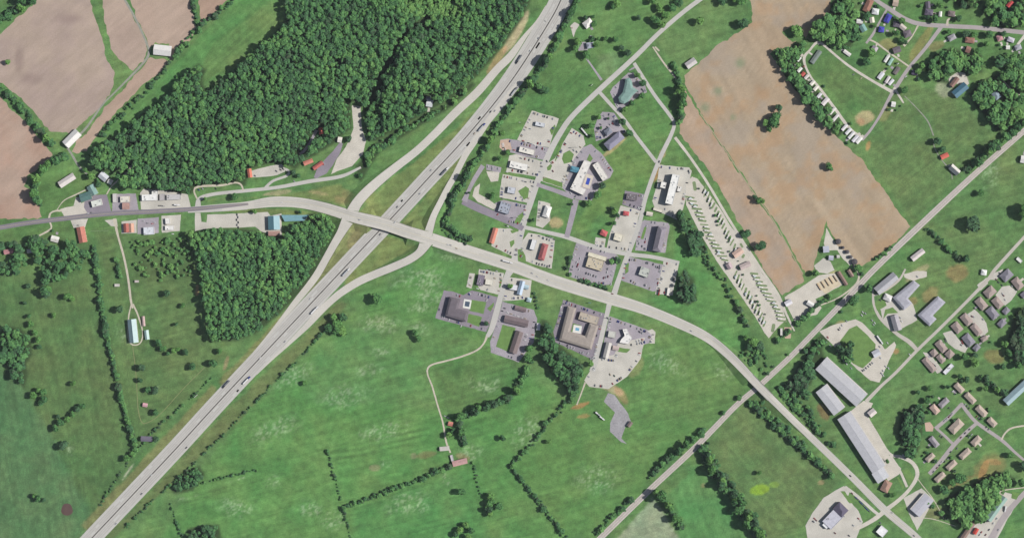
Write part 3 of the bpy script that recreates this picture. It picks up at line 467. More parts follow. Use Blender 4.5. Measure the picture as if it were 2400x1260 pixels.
ST = [  # (name, points, material, height)
 ('street',[(1660,-15,10),(1600,30,10),(1540,82,10),(1490,132,11),(1400,215,12),(1340,274,12),(1312,314,13),(1288,358,14),(1262,420,14),(1245,470,14),(1228,520,14),(1212,585,15),(1204,618,17)],ROADM,.22),
 ('street',[(1486,148,8),(1532,220,8),(1568,268,8),(1580,290,8),(1572,318,9),(1545,375,10),(1514,460,10),(1497,530,10),(1470,600,11),(1455,640,11),(1438,692,14)],ROADM,.23),
 ('street',[(1405,216,8),(1432,246,8),(1462,279,8),(1490,318,8),(1538,380,8)],ROADM,.24),
 ('street',[(1228,532,9),(1290,546,9),(1330,556,10),(1400,580,10),(1470,595,10),(1530,602,9),(1592,616,9)],ROADM,.25),
 ('street',[(1328,556,12),(1340,510,13),(1350,468,14)],ASPH,.26),('street',[(1258,432,9),(1300,446,10),(1345,462,12)],ASPH,.27),
 ('street',[(1198,630,18),(1185,655,13),(1172,700,13),(1160,745,14),(1150,775,12),(1142,788,9)],ROADM,.28),
 ('street',[(1432,695,14),(1424,730,11),(1412,780,11),(1400,830,12),(1388,870,14)],ROADM,.29),
 ('street',[(2035,-15,9),(2055,2,9),(2082,20,10),(2122,45,10),(2160,57,10),(2230,62,10),(2300,66,10),(2420,79,10)],mat("town street",A(178,170,170),.92,.06,.05,(.5,.05)),.22),
 ('street',[(2206,64,9),(2170,112,8),(2130,160,8),(2100,205,9),(2090,220,8),(2062,272,6),(2038,308,6),(2020,328,7)],MATS["town street"],.23),
 ('lane',[(2090,215,8),(2045,190,6),(2000,162,6),(1968,138,5),(1928,104,6),(1914,100,6),(1898,118,5),(1886,132,7),(1886,150,6),(1900,180,5),(1925,212,6),(1962,262,7),(1995,306,8),(2022,324,9)],GRAV,.24),
 ('lane',[(2034,92,4),(2052,100,4),(2082,122,4),(2130,156,4)],PATHM,.25),('lane',[(2080,20,5),(2060,55,5),(2045,82,6),(2030,102,5)],MATS["town street"],.25),('lane',[(2152,60,4),(2136,88,3),(2118,108,7)],PATHM,.24),
 ('street',[(2425,528,7),(2400,556,7),(2335,628,8),(2315,655,8),(2265,707,7),(2205,767,7),(2150,820,7),(2100,872,7),(2066,903,7),(2030,940,9)],mat("pale lane",A(198,192,182),.94,.06,.05,(.5,.06)),.22),
 ('lane',[(2047,672,3),(2046,692,5),(2049,716,6),(2064,746,7),(2100,780,8),(2130,800,10),(2148,818,9)],MATS["pale lane"],.23),('lane',[(2046,692,4),(2060,688,4),(2082,676,5),(2108,655,5),(2122,630,4)],MATS["pale lane"],.24),
 ('street',[(2252,944,8),(2268,966,8),(2290,990,8),(2347,1030,8),(2380,1060,6),(2425,1098,6)],MATS["town street"],.22),('street',[(2254,946,8),(2225,976,8),(2192,1004,9)],MATS["town street"],.23),('street',[(2290,990,8),(2262,1015,9),(2234,1044,10),(2205,1080,10),(2178,1110,10)],MATS["town street"],.24),
 ('street',[(2196,1004,6),(2216,1022,6),(2236,1042,7)],MATS["town street"],.25),('lane',[(2347,1030,4),(2356,1014,4),(2375,1001,4),(2425,994,4)],PATHM,.23),
 ('lane',[(2040,950,8),(2030,970,7),(2055,1015,6),(2085,1062,6),(2112,1070,8),(2140,1085,9),(2150,1112,9),(2132,1145,8),(2105,1172,9),(2076,1194,10)],GRAV,.26),('lane',[(2086,1066,6),(2108,1100,6),(2126,1140,6)],GRAV,.27),
 ('lane',[(2075,1195,11),(2050,1215,10),(2020,1232,9),(2000,1240,9)],GRAV,.28),('lane',[(1980,1140,8),(2010,1162,7),(2050,1198,7),(2062,1206,7)],CONC,.29),('street',[(2425,1130,11),(2385,1172,12),(2350,1215,14),(2310,1285,16)],MATS["town street"],.24),
 ('lane',[(1582,322,7),(1620,372,6),(1660,432,6),(1700,500,6),(1728,545,6),(1752,584,8),(1790,640,6),(1822,688,7),(1845,740,5),(1862,775,3)],GRAV,.25),
 ('lane',[(1545,120,4),(1535,110,4)],PATHM,.2),('lane',[(1530,110,3),(1556,148,4),(1580,178,4),(1592,200,3)],PATHM,.24),('lane',[(1640,264,2),(1701,354,2.4),(1760,443,2.4),(1811,514,2.6),(1882,642,2)],mat("dry field path",A(172,164,134),.96,.1,.1),.2),
 ('lane',[(268,512,8),(276,550,5),(290,600,5),(300,650,5),(307,705,5),(311,722,4)],PATHM,.22),('lane',[(309,708,3),(302,740,3),(300,780,3),(305,803,3),(318,808,3),(331,800,3),(334,775,3),(324,740,4),(312,712,3)],PATHM,.23),
 ('lane',[(311,810,1.6),(318,870,1.6),(322,930,1.6),(324,960,2),(332,988,2),(345,990,1.6),(375,970,1.4),(430,910,1.4),(480,860,1.4)],TRACK,.2),
 ('lane',[(284,-15,5),(318,45,5),(344,102,5),(349,124,6),(334,150,5),(272,214,4),(240,246,4),(205,296,5),(180,322,5)],LANE,.2),('lane',[(158,346,5),(170,365,5),(184,388,5),(204,408,4)],LANE,.2),
 ('lane',[(115,512,5),(118,500,4),(130,494,4),(145,494,4)],PATHM,.2),('lane',[(117,520,4),(120,535,4),(100,548,4),(92,552,4)],PATHM,.2),('lane',[(132,494,2),(150,470,2),(180,455,3),(215,438,3)],PATHM,.2),('lane',[(250,455,3),(262,436,3),(280,420,4),(298,404,4),(310,386,4)],PATHM,.2),
 ('lane',[(464,484,14),(468,466,10),(500,455,8),(575,447,8),(650,439,8),(725,425,9),(800,413,8),(846,392,5)],ROADM,.25),('lane',[(462,466,4),(455,447,4),(466,437,5),(520,434,5),(552,428,4),(566,434,4),(570,447,4)],PATHM,.26),
 ('lane',[(668,396,6),(678,402,6),(672,412,6),(640,424,6),(622,440,7)],ROADM,.27),('lane',[(742,305,7),(730,328,6),(716,350,6),(702,362,6)],ASPH,.2),
 ('lane',[(1142,786,6),(1134,804,4),(1118,820,4),(1085,834,4),(1050,844,4),(1015,853,4),(1003,862,4),(1002,876,3.5),(1013,905,3.5),(1026,950,3.5),(1038,990,4),(1046,1035,4),(1056,1060,4)],PATHM,.24),
 ('lane',[(1372,895,4),(1362,922,3),(1352,948,3)],PATHM,.24),('lane',[(1375,138,4),(1392,162,4),(1410,188,6)],ASPH,.24),('lane',[(2188,325,2),(2190,345,2),(2205,372,2),(2228,400,3),(2232,420,2)],LANE,.2),('lane',[(2120,225,2),(2150,255,2),(2175,285,3),(2188,318,3)],LANE,.2),
 ('lane',[(1905,722,2),(1930,712,3),(1960,700,3),(1990,680,4),(2010,660,5),(2012,640,4),(2000,620,4)],PATHM,.22),('lane',[(2150,1120,2),(2165,1140,1.6),(2185,1165,2),(2200,1190,1.6),(2212,1215,1.6)],PATHM,.2),('lane',[(2160,1212,1.6),(2190,1216,1.6),(2240,1232,1.4)],PATHM,.2),
 ('lane',[(2095,205,6),(2108,226,5),(2118,242,3)],GRAV,.26),('lane',[(1475,165,3),(1488,158,4)],ASPH,.2),('lane',[(2347,185,3),(2380,218,3),(2410,225,3)],PATHM,.2),('lane',[(2355,1165,4),(2345,1150,3),(2410,1140,2)],PATHM,.2),('lane',[(2372,122,5),(2392,96,6),(2402,84,8)],CONC,.24),('lane',[(2220,62,6),(2221,48,5),(2226,44,5)],PATHM,.24),('lane',[(1085,470,18),(1120,487,18),(1160,504,17),(1200,522,15),(1226,536,12)],DARK,.25),('lane',[(1132,388,11),(1112,420,10),(1098,448,9),(1088,472,14)],ASPH,.26)]
for i, (nm, pts, m, z) in enumerate(ST): ribbon(nm, pts, m, z+.0013*(i % 9), step=5, j=.6 if m in (PATHM, LANE, GRAV) else .15)
ribbon('street_verge_link', [(1000,555,10),(1004,560,10)], ROADM, 7.0) if False else None
# painted markings, median barrier
def along(P3, off):
    out = []
    for i, p in enumerate(P3):
        a = P3[max(0, i-1)]; b = P3[min(len(P3)-1, i+1)]; t = (b-a)[:2]; t = t/(np.linalg.norm(t)+1e-9); out.append((p[0]-t[1]*off, p[1]+t[0]*off))
    return out
def stripes(P3, offs, z, width, dash=None, zf=None):
    v = []; f = []
    for off in offs:
        pl = along(P3, off if not callable(off) else 0) if not callable(off) else off(P3); acc = 0
        for (x0, y0), (x1, y1) in zip(pl[:-1], pl[1:]):
            L = math.hypot(x1-x0, y1-y0); acc += L*S
            if dash and (acc % dash[0]) > dash[1]: continue
            u = ((x1-x0)/L, (y1-y0)/L); h = width/2/S; b = len(v); za = (zf(x0, y0) if zf else 0)+z; zb = (zf(x1, y1) if zf else 0)+z
            v += [W(x0-u[1]*h, y0+u[0]*h, za), W(x1-u[1]*h, y1+u[0]*h, zb), W(x1+u[1]*h, y1-u[0]*h, zb), W(x0+u[1]*h, y0-u[0]*h, za)]; f.append([b, b+1, b+2, b+3])
    return v, f
WHITE_P = mat("white road paint", A(208,208,205), .8, .08, .3); YEL_P = mat("yellow road paint", A(208,198,164), .8, .08, .3)
ID = smooth(INTER, 3.6)
WORN = mat("tyre-worn lane", A(188,185,180), .9, .06, .02, (.12, .05)); PATCHM = mat("patched concrete", A(202,201,196), .9, .05, .05)
v, f = stripes(ID, (-14.4, -10, -5.6, 5.6, 10, 14.4), .226, 2.5); structure(add('worn_lanes', mesh('worn_lanes', v, f), WORN))
v, f = [], []
for i in range(70):
    p = random.choice(ID[5:-5]); q = ID[[id(z) for z in ID].index(id(p))+1]; t = (q-p)[:2]; t = t/np.linalg.norm(t); o_ = random.choice((-14.4,-10,-5.6,5.6,10,14.4)); c_ = p[:2]+np.array((-t[1], t[0]))*o_; L_ = random.uniform(3, 12); b_ = len(v)
    v += [W(c_[0]+t[0]*s_*L_-t[1]*k_*1.9, c_[1]+t[1]*s_*L_+t[0]*k_*1.9, .23) for s_, k_ in ((-1,-1),(-1,1),(1,1),(1,-1))]; f.append([b_, b_+1, b_+2, b_+3])
structure(add('pavement_patches', mesh('pavement_patches', v, f), PATCHM))
v, f = stripes(ID, (-16.6, 16.6), .235, .25); v2, f2 = stripes(ID, (-12.2, -7.8, 7.8, 12.2), .235, .2, (12.2, 3.4)); f2 = [[i+len(v) for i in q] for q in f2]
structure(add('lane_markings', mesh('lane_markings', v+v2, f+f2), WHITE_P))
CD = smooth(CROSS, 3.6); v, f = stripes(CD[20:], (-6.5, -2.4, 2.4, 6.5), .338, 2.3, None, zr); structure(add('worn_lanes', mesh('worn_lanes', v, f), mat("tyre-worn cross road", A(197,194,186), .9, .06, .02, (.12, .05))))
v, f = stripes(CD[30:], (-.35, .35), .345, .22, None, zr); structure(add('lane_markings', mesh('lane_markings', v, f), YEL_P))
edge = lambda sgn: (lambda P3: [(x, y) for (x, y) in [along(P3, sgn*(p[2]/2-1.6))[i] for i, p in enumerate(P3)]])
def edge_line(P3, sgn):
    out = []
    for i, p in enumerate(P3):
        a = P3[max(0, i-1)]; b = P3[min(len(P3)-1, i+1)]; t = (b-a)[:2]; t = t/(np.linalg.norm(t)+1e-9); o_ = sgn*(p[2]/2-1.8); out.append((p[0]-t[1]*o_, p[1]+t[0]*o_))
    return out
v, f = stripes(CD, (lambda q: edge_line(q, 1), lambda q: edge_line(q, -1)), .345, .2, None, zr); structure(add('lane_markings', mesh('lane_markings', v, f), WHITE_P))
v, f = stripes(smooth([(p[0], p[1], 0) for p in DP], 4), (-.3, .3), .385, .22); structure(add('lane_markings', mesh('lane_markings', v, f), YEL_P))
def wall_along(P3, prof, z=.2):                            # a low wall: profile (offset m, height) swept along a line
    v = []; f = []; k = len(prof)
    for i, p in enumerate(P3):
        a = P3[max(0, i-1)]; b = P3[min(len(P3)-1, i+1)]; t = (b-a)[:2]; t = t/(np.linalg.norm(t)+1e-9); zz = z(p[0], p[1]) if callable(z) else z
        v += [W(p[0]-t[1]*o_/S, p[1]+t[0]*o_/S, zz+h) for o_, h in prof]
    for i in range(len(P3)-1):
        for q in range(k-1): f.append([i*k+q, i*k+q+1, (i+1)*k+q+1, (i+1)*k+q])
    f += [list(range(k)), [len(v)-1-q for q in range(k)]]; return v, f
v, f = wall_along(ID, ((-.42, 0), (-.3, .3), (-.14, 1.15), (.14, 1.15), (.3, .3), (.42, 0)))
M_BAR = mat("shade-darkened concrete barrier", A(118,112,108), .92, .2, .2)  # concrete painted darker to carry the barrier's shadow line
b = add('median_barrier', mesh('median_barrier', v, f), M_BAR); tag(b, 'long concrete median barrier down the centre of the interstate', 'barrier', None, 900, 530)
v, f = stripes(ID, (0,), .222, 2.4); structure(add('barrier_shade', mesh('barrier_shade', v, f), mat("shade-painted inner shoulder", A(138,134,130), .92, .15, .2)))  # dark strip painted either side of the barrier for its cast shadow
# bridges: deck, parapets, abutments, piers
M_BR = mat("bridge concrete", A(190,186,178), .9, .10, .15)
def bridge(x0, x1, piers, label):
    seg = [p for p in CD if x0-6 < p[0] < x1+6]; mid = seg[len(seg)//2]; r = add('road_bridge', None, loc=W(mid[0], mid[1], 0)); lx, ly, _ = r.location
    def loc(v): return [(p[0]-lx, p[1]-ly, p[2]) for p in v]
    zt = lambda x, y: zr(x)
    wd = seg[0][2]*S/2; v, f = wall_along(seg, ((-wd-.5, -.02), (-wd-.5, -1.4), (wd+.5, -1.4), (wd+.5, -.02)), lambda x, y: zr(x)+.3); add('deck', mesh('deck', loc(v), f), M_BR, r)
    for s_ in (-1, 1):
        v, f = wall_along(seg, ((s_*(wd+.05), 0), (s_*(wd+.05), 1.0), (s_*(wd+.45), 1.0), (s_*(wd+.45), -.3)), lambda x, y: zr(x)+.3); add('parapet', mesh('parapet', loc(v), f), M_BR, r)
    t = (seg[-1]-seg[0])[:2]; a = math.atan2(-t[1], t[0])
    for xx in (x0, x1)+tuple(piers):
        p = min(CD, key=lambda q: abs(q[0]-xx)); h = zr(p[0])-1.1; me = MB()
        if xx in (x0, x1): me.box(-.8, .8, -wd, wd, 0, h); nm = 'abutment'
        else:
            me.box(-.6, .6, -wd*.95, wd*.95, h-1.1, h)
            for q in (-.8, -.27, .27, .8): me.cyl(0, wd*q, 0, h-1.0, .55)
            nm = 'pier'
        g = W(p[0], p[1], 0); add(nm, me.mesh(nm), M_BR, r, (g[0]-lx, g[1]-ly, 0), a)
    tag(r, label, 'bridge', None, mid[0], mid[1])
bridge(868, 958, (888, 912, 936), 'concrete road bridge carrying the cross road over the interstate')
bridge(1762, 1800, (), 'short road bridge carrying the cross road over the railway')
# railway: ballast, sleepers, four rails
RAIL = [(1375,1292,13.3),(1407,1260,13.3),(1525,1145,13.3),(1632,1045,13.3),(1725,950,12.3),(1780,903,12.3),(1850,838,12.3),(1892,795,12.3),(1997,686,13.3),(2050,630,13.3),(2150,534,14.3),(2275,417,13.3),(2390,316,12.3),(2430,280,12.3)]
M_BAL = mat("railway ballast", A(212,204,197), .96, .08, .1, (.6, .12))
RP, _, _, _ = ribbon('railway_bed', RAIL, M_BAL, .3)
rw = bpy.data.objects['railway_bed']; RD = smooth(RAIL, 4); M_ST = mat("rusty steel rail", A(160,142,130), .5, .1, .5, metal=.6); M_SL = mat("creosoted sleeper", A(200,190,181), .95, .15, .5)
for o_ in (-3.0, -1.55, 1.55, 3.0):
    v, f = wall_along([np.array((x, y, 0)) for x, y in along(RD, o_/S)], ((-.08, 0), (-.08, .2), (.08, .2), (.08, 0)), .45); add('rail', mesh('rail', v, f), M_ST, rw)
v = []; f = []
for p, q in zip(RD[:-1], RD[1:]):
    t = (q-p)[:2]; L = np.linalg.norm(t); t = t/L; n_ = max(1, int(L*S/1.3))
    for k in range(n_):
        c = p[:2]+(q-p)[:2]*k/n_
        for o_ in (-2.28, 2.28):
            cc = c+np.array((-t[1], t[0]))*o_/S; b = len(v); e = [(sx*.13, sy*1.25) for sx, sy in ((-1,-1),(1,-1),(1,1),(-1,1))]
            v += [W(cc[0]+(t[0]*a_-t[1]*b_)/S, cc[1]+(t[1]*a_+t[0]*b_)/S, .42) for a_, b_ in e]; f.append([b+3, b+2, b+1, b])
sl = add('sleepers', mesh('sleepers', v, f), M_SL, rw); sl['kind'] = 'stuff'
# ------------------------------------------------------------------ buildings
M_WALL = [mat("wall white", A(214,210,204), .85, .08, .3), mat("wall brick", A(168,120,100), .9, .12, .4), mat("wall cream", A(214,200,172), .85, .08, .3), mat("wall grey", A(170,170,172), .85, .08, .3)]
M_GL = mat("window glass", (.03, .04, .05), .12, .1, .5, spec=.6); M_DR = mat("door paint", A(120,96,84), .6, .1, .5); M_AC = mat("galvanised unit", A(196,198,200), .6, .1, .6, metal=.3); M_ACD = mat("dark roof unit", A(120,118,120), .7, .1, .6)
ME_WIN = MB().box(-.7, .7, -.06, .06, -.7, .7).mesh("window", M_GL); ME_DOOR = MB().box(-.5, .5, -.07, .07, 0, 2.1).mesh("door", M_DR)
ME_AC = MB().box(-1, 1, -.7, .7, 0, .9).cyl(0, 0, .9, 1.15, .5).mesh("roof_unit", M_AC); ME_VENT = MB().cyl(0, 0, 0, .7, .28).mesh("roof_vent", M_ACD); ME_AC2 = MB().box(-1, 1, -.7, .7, 0, .9).cyl(0, 0, .9, 1.15, .5).mesh("roof_unit", M_ACD)
ME_CHIM = MB().box(-.4, .4, -.5, .5, 0, 1.8).mesh("chimney", M_WALL[1])
RM = {}
def roof_mat(c, kind):
    k = (c, kind)
    if k not in RM:
        RM[k] = mat("roof %s %d %d %d" % ((kind,)+c), A(*c), .55 if kind == 'metal' else .9, .10 if kind != 'metal' else .06, .18, (.7, .08), metal=.0, spec=.4 if kind == 'metal' else .2, stripe=(2.2, .07) if kind == 'metal' else None)
    return RM[k]
BFP = []
def building(name, cat, label, x, y, L=None, Wd=None, ang=0, h=5, roof='gable', c=(200,200,200), wall=0, poly=None, units=None, group=None, pitch=.32, chim=False, trim=False):  # trim: adds a white strip standing in for the sunlit wall
    """footprint: rectangle L x Wd px turned ang degrees (clockwise in the picture) or an outline in px"""
    rz = -R(ang) if poly is None else 0
    root = add(name, None, loc=W(x, y, .0), rz=rz); tag(root, label, cat, group, x, y)
    if poly: fp = [((px-x)*S, (y-py)*S) for px, py in poly]
    else: a, b = L*S/2, Wd*S/2; fp = [(-a,-b),(a,-b),(a,b),(-a,b)]
    ar = sum(fp[i][0]*fp[(i+1) % len(fp)][1]-fp[(i+1) % len(fp)][0]*fp[i][1] for i in range(len(fp)))/2
    if ar < 0: fp.reverse(); ar = -ar
    n = len(fp); wm = M_WALL[wall]; cr_, sr_ = math.cos(rz), math.sin(rz); BFP.append([(x+(p*cr_-q*sr_)/S, y-(p*sr_+q*cr_)/S) for p, q in fp])
    def inset(d):                                          # offset the outline, + outwards
        out = []
        for i in range(n):
            p0, p1, p2 = Vector(fp[i-1]), Vector(fp[i]), Vector(fp[(i+1) % n]); e1 = (p1-p0).normalized(); e2 = (p2-p1).normalized()
            n1 = Vector((e1.y, -e1.x)); n2 = Vector((e2.y, -e2.x)); k = 1+n1.dot(n2); k = max(k, .35); q = p1+(n1+n2)*(d/k); out.append((q.x, q.y))
        return out
    wv = [(px, py, 0) for px, py in fp]+[(px, py, h) for px, py in fp]; wf = [[i, (i+1) % n, n+(i+1) % n, n+i] for i in range(n)]
    kind = 'metal' if roof in ('metal', 'metalhip') else 'flat' if roof == 'flat' else 'shingle'; rm = roof_mat(c, kind)
    if roof == 'flat':
        o_, i_ = inset(.15), inset(-.35); v = [(a, b, h-.1) for a, b in o_]+[(a, b, h+.7) for a, b in o_]+[(a, b, h+.7) for a, b in i_]+[(a, b, h+.15) for a, b in i_]
        f = []
        for k in range(3): f += [[k*n+i, k*n+(i+1) % n, (k+1)*n+(i+1) % n, (k+1)*n+i] for i in range(n)]
        f.append([3*n+i for i in range(n)]); f.append([i for i in reversed(range(n))])
        ro = add('roof', mesh('roof', v, f), rm, root)
        nu = units if units is not None else int(min(9, ar/110)); BB = [min(p[0] for p in fp), max(p[0] for p in fp), min(p[1] for p in fp), max(p[1] for p in fp)]; k = 0; tries = 0
        while k < nu and tries < 200:
            tries += 1; qx, qy = random.uniform(BB[0], BB[1]), random.uniform(BB[2], BB[3])
            if float(sdist(np.array([qx]), np.array([qy]), fp)[0]) < 1.8: continue
            u = add('roof_unit', random.choice((ME_AC, ME_AC, ME_AC2)), None, ro, (qx, qy, h+.15), random.choice((0, math.pi/2)), [random.uniform(.8, 1.4)]*3); k += 1
    elif poly is None and roof in ('gable', 'metal', 'hip', 'metalhip'):
        a, b = L*S/2, Wd*S/2; ov = .5; r = b*pitch*2*.5*2*.5; r = b*2*pitch*.75; hipd = b*.95 if 'hip' in roof else 0; A2, B2 = a+ov, b+ov; ez = h-ov*r/b
        v = [(-A2,-B2,ez),(A2,-B2,ez),(A2,B2,ez),(-A2,B2,ez),(-A2+hipd,0,h+r),(A2-hipd,0,h+r)]
        if 'hip' in roof: f = [[0,1,5,4],[2,3,4,5],[1,2,5],[3,0,4]]
        else: f = [[0,1,5,4],[2,3,4,5]]
        t = .22; v2 = [(p[0], p[1], p[2]+t) for p in v]; m0 = len(v); ff = [[m0+i for i in q] for q in f]+[list(reversed(q)) for q in f]
        rim = [(0,1),(1,2),(2,3),(3,0)] if 'hip' in roof else [(0,1),(1,5),(5,2),(2,3),(3,4),(4,0)]
        ff += [[p, q, m0+q, m0+p] for p, q in rim]
        ro = add('roof', mesh('roof', v+v2, ff), rm, root)
        if 'hip' not in roof:
            b0 = len(wv); wv += [(-a, 0, h+r), (a, 0, h+r)]; wf += [[n+0, n+3, b0][::-1], [n+1, n+2, b0+1]]
        if kind == 'metal' and L > 22: add('ridge_cap', MB().box(-A2+hipd, A2-hipd, -.35, .35, -.05, .12).mesh('ridge_cap', rm), rm, ro, (0, 0, h+r+t))
        if L*Wd > 200 and kind == 'shingle':
            for k in range(2): add('roof_vent', ME_VENT, None, ro, (random.uniform(-.5, .5)*a, b*.35, h+r*.6))
        if chim: add('chimney', ME_CHIM, None, ro, (a*.3, -b*.3, h+r*.4))
    else:                                                  # sloping eaves round an outline, low ridge level inside
        o_ = inset(.5); rise = 2.2; i_ = inset(-3.8); v = [(p, q, h-.2) for p, q in o_]+[(p, q, h+.05) for p, q in o_]+[(p, q, h+rise) for p, q in i_]
        f = [[k*n+i, k*n+(i+1) % n, (k+1)*n+(i+1) % n, (k+1)*n+i] for k in (0, 1) for i in range(n)]; f += [[2*n+i for i in range(n)], [i for i in reversed(range(n))]]
        ro = add('roof', mesh('roof', v, f), rm, root)
        for k in range(units or 4):
            for _ in range(40):
                qx, qy = random.choice(fp); s_ = random.uniform(.2, .8); qx *= s_; qy *= s_
                if float(sdist(np.array([qx]), np.array([qy]), fp)[0]) > 4.2: add('roof_vent', ME_VENT, None, ro, (qx, qy, h+rise)); break
    if trim:  # added white strip that stands in for the sunlit wall and pale gravel
        sd = 1 if math.sin(R(ang)) > 0 else -1; sd = -sd if math.sin(R(ang)) < 0 else sd; a, b = L*S/2, Wd*S/2; add('sunlit_wall_strip', MB().box(-a-.4, a+.4, sd*b+(.5 if sd > 0 else -2.7), sd*b+(2.7 if sd > 0 else -.5), h-.6, h-.2).mesh('sunlit_wall_strip', M_WALL[0]), None, root)
    add('wall', mesh('wall', wv, wf), wm, root)
    # doors and windows on the walls
    ed = sorted(range(n), key=lambda i: -math.dist(fp[i], fp[(i+1) % n])); k = 0
    for e in ed[:2 if name != 'motel' else 6]:
        p0, p1 = Vector(fp[e]), Vector(fp[(e+1) % n]); Lw = (p1-p0).length; u = (p1-p0)/Lw; nn = Vector((u.y, -u.x)); az = math.atan2(u.y, u.x)
        if Lw < 4: continue
        cnt = 0 if name in ('barn', 'warehouse', 'shed') else min(5, int(Lw/4.5))
        for q in range(cnt):
            s_ = (q+.5)/cnt*Lw
            if k == 0 and q == cnt//2: continue
            pp = p0+u*s_+nn*.02; add('window', ME_WIN, None, root, (pp.x, pp.y, 1.6), az)
        if k == 0:
            pp = p0+u*(Lw*(cnt//2+.5)/cnt if cnt else Lw/2)+nn*.02
            add('door', ME_DOOR, None, root, (pp.x, pp.y, 0), az, (1.8, 1, 1.3) if cnt == 0 else None)
        k += 1
    if poly: avoid(poly=poly, grow=6)
    else: avoid(pts=[(x-math.cos(R(ang))*L/2, y-math.sin(R(ang))*L/2), (x+math.cos(R(ang))*L/2, y+math.sin(R(ang))*L/2)], wd=Wd, grow=6)
    return root
Bd = building
WH = (238,236,232)
# farms in the north-west
Bd('barn','barn','white metal barn beside the lane among ploughed fields',382,119,40,23,6,6,'metal',WH)
Bd('barn','barn','white barn at the end of the hedge, lower corner of the ploughed field',170,325,42,20,-45,6,'metal',(240,238,234))
Bd('shed','shed','long pale pinkish farm shed alone on the green slope',158,423,40,15,-33,5,'metal',(228,220,216))
Bd('store','shop','dark teal roofed roadside shop at the west lot',202,461,26,18,-18,5,'gable',(92,128,124),2)
Bd('store','shop','pale teal roofed roadside building behind the purple-grey lot',218,446,24,17,62,5,'gable',(136,168,162),2)
Bd('store','shop','white flat-roofed shop standing in the purple-grey lot',228,476,24,14,-15,5,'flat',(226,230,222),0,units=2)
Bd('house','house','white house under trees at the wood edge, west end',244,414,20,16,40,5,'gable',(214,218,224),0,chim=True)
Bd('shed','shed','small white outbuilding right of the white house at the wood edge',259,426,10,11,30,4,'gable',(228,226,220))
Bd('shed','shed','narrow light grey shed along the side of a grey lot',270,464,20,9,88,4,'flat',(214,210,208),0,units=0)
Bd('store','shop','cream white flat-roofed shop in the grey lot',294,467,21,13,-3,5,'flat',(232,226,214),2,units=2)
Bd('store','shop','pinkish brick-coloured roofed shop fronting the west road',296,483,15,14,0,5,'gable',(196,156,146),1)
Bd('store','shop','bright white long shop backing onto the knob wood',352,463,36,14,-2,6,'flat',(244,244,242),0,units=3)
Bd('shed','shed','white lean-to behind the bright white long shop',364,452,14,10,-2,5,'flat',(236,236,232),0,units=1)
Bd('shed','shed','grey shed right of the bright white long shop',381,462,12,15,0,4,'flat',(186,182,182),3,units=0)
Bd('store','shop','light grey flat roof at the east end of the concrete lot under the wood',408,462,32,12,-2,5,'flat',(204,202,202),3,units=2)
Bd('store','shop','long salmon-red roofed building on the south roadside',193,550,36,18,79,5,'gable',(200,130,114),2)
Bd('store','shop','red roofed half of a pair beside the gravel drive',297,534,20,11,86,5,'gable',(186,112,100),1)
Bd('store','shop','pale salmon roofed half of a pair beside the gravel drive',309,534,20,11,86,5,'gable',(220,172,150),1)
Bd('store','shop','bluish white roofed shop with grey forecourt, south roadside',350,541,24,17,-3,5,'flat',(222,226,234),0,units=3)
Bd('shed','shed','small square white canopy near the south roadside',394,518,13,10,85,5,'flat',(238,236,232),0,units=0)
Bd('store','shop','white low building below the small square canopy',398,534,20,10,0,4,'flat',(240,238,234),0,units=1)
Bd('house','house','white house at the edge of the west wood below the road',130,560,17,13,15,5,'gable',(238,236,230),0,chim=True)
Bd('house','house','pink roofed house at the left edge of the west wood',22,589,22,10,-12,5,'gable',(196,140,144),1)
Bd('house','house','small white house half hidden in the west wood',72,588,14,8,-5,4,'gable',(222,222,220),0)
Bd('barn','barn','blue-roofed barn at the east end of the truck lot',643,522,31,26,88,7,'metal',(112,160,172),0)
Bd('store','shop','long light-blue roof tapering east beside the blue-roofed barn',690,511,0,0,0,5,'flat',(126,172,182),0,poly=[(660,504),(724,504),(714,517),(668,519)],units=0)
Bd('shed','shed','reddish brown shed behind the blue-roofed barn',643,547,26,10,0,4,'gable',(186,150,140),1)
Bd('shed','shed','orange-red roof at the west end of the hillside parking lot',586,406,20,9,82,4,'gable',(220,132,110),2)
Bd('shed','shed','salmon roofed cabin above the dark strip of asphalt',723,380,22,9,-22,4,'gable',(214,140,122),2)
Bd('shed','shed','red roofed long cabin fronting the dark strip of asphalt',746,388,26,8,-36,4,'gable',(196,108,100),1)
Bd('shed','shed','red roofed hut in the wooded gully',753,307,14,9,80,4,'gable',(206,104,88),1)
Bd('shed','shed','small white hut by the gravel lot in the wood',797,328,9,12,10,4,'gable',(244,240,228),0)
Bd('house','house','white roofed house in a clearing of the knob wood near the ramp',1007,243,14,15,10,5,'gable',(232,236,238),0)
Bd('shed','shed','grey shed above the white house in the wood clearing',1004,231,10,9,0,4,'gable',(150,156,168),3)
# west pastures
Bd('barn','barn','long teal and white barn inside the loop drive',313,775,54,19,84,7,'metal',(160,188,190),0,pitch=.4)
Bd('shed','shed','small pale teal shed beside the long barn in the loop drive',345,784,21,9,83,4,'metal',(172,202,198),0)
Bd('shed','shed','narrow pinkish trailer shed right of the loop drive',337,752,22,6,85,3,'gable',(206,180,176),0)
Bd('shed','shed','dark grey barn at the pasture corner close to the interstate',345,1027,26,11,2,6,'metal',(118,112,128),3)
Bd('shed','shed','tiny pink and white hut on the pasture track',341,948,10,8,10,4,'gable',(220,170,178),0)
Bd('shed','shed','small pale shelter left of the long gravel drive',275,668,11,6,0,3,'flat',(210,206,200),0,units=0)
Bd('shed','shed','small pale shelter right of the long gravel drive',321,659,9,5,0,3,'flat',(206,196,194),0,units=0)
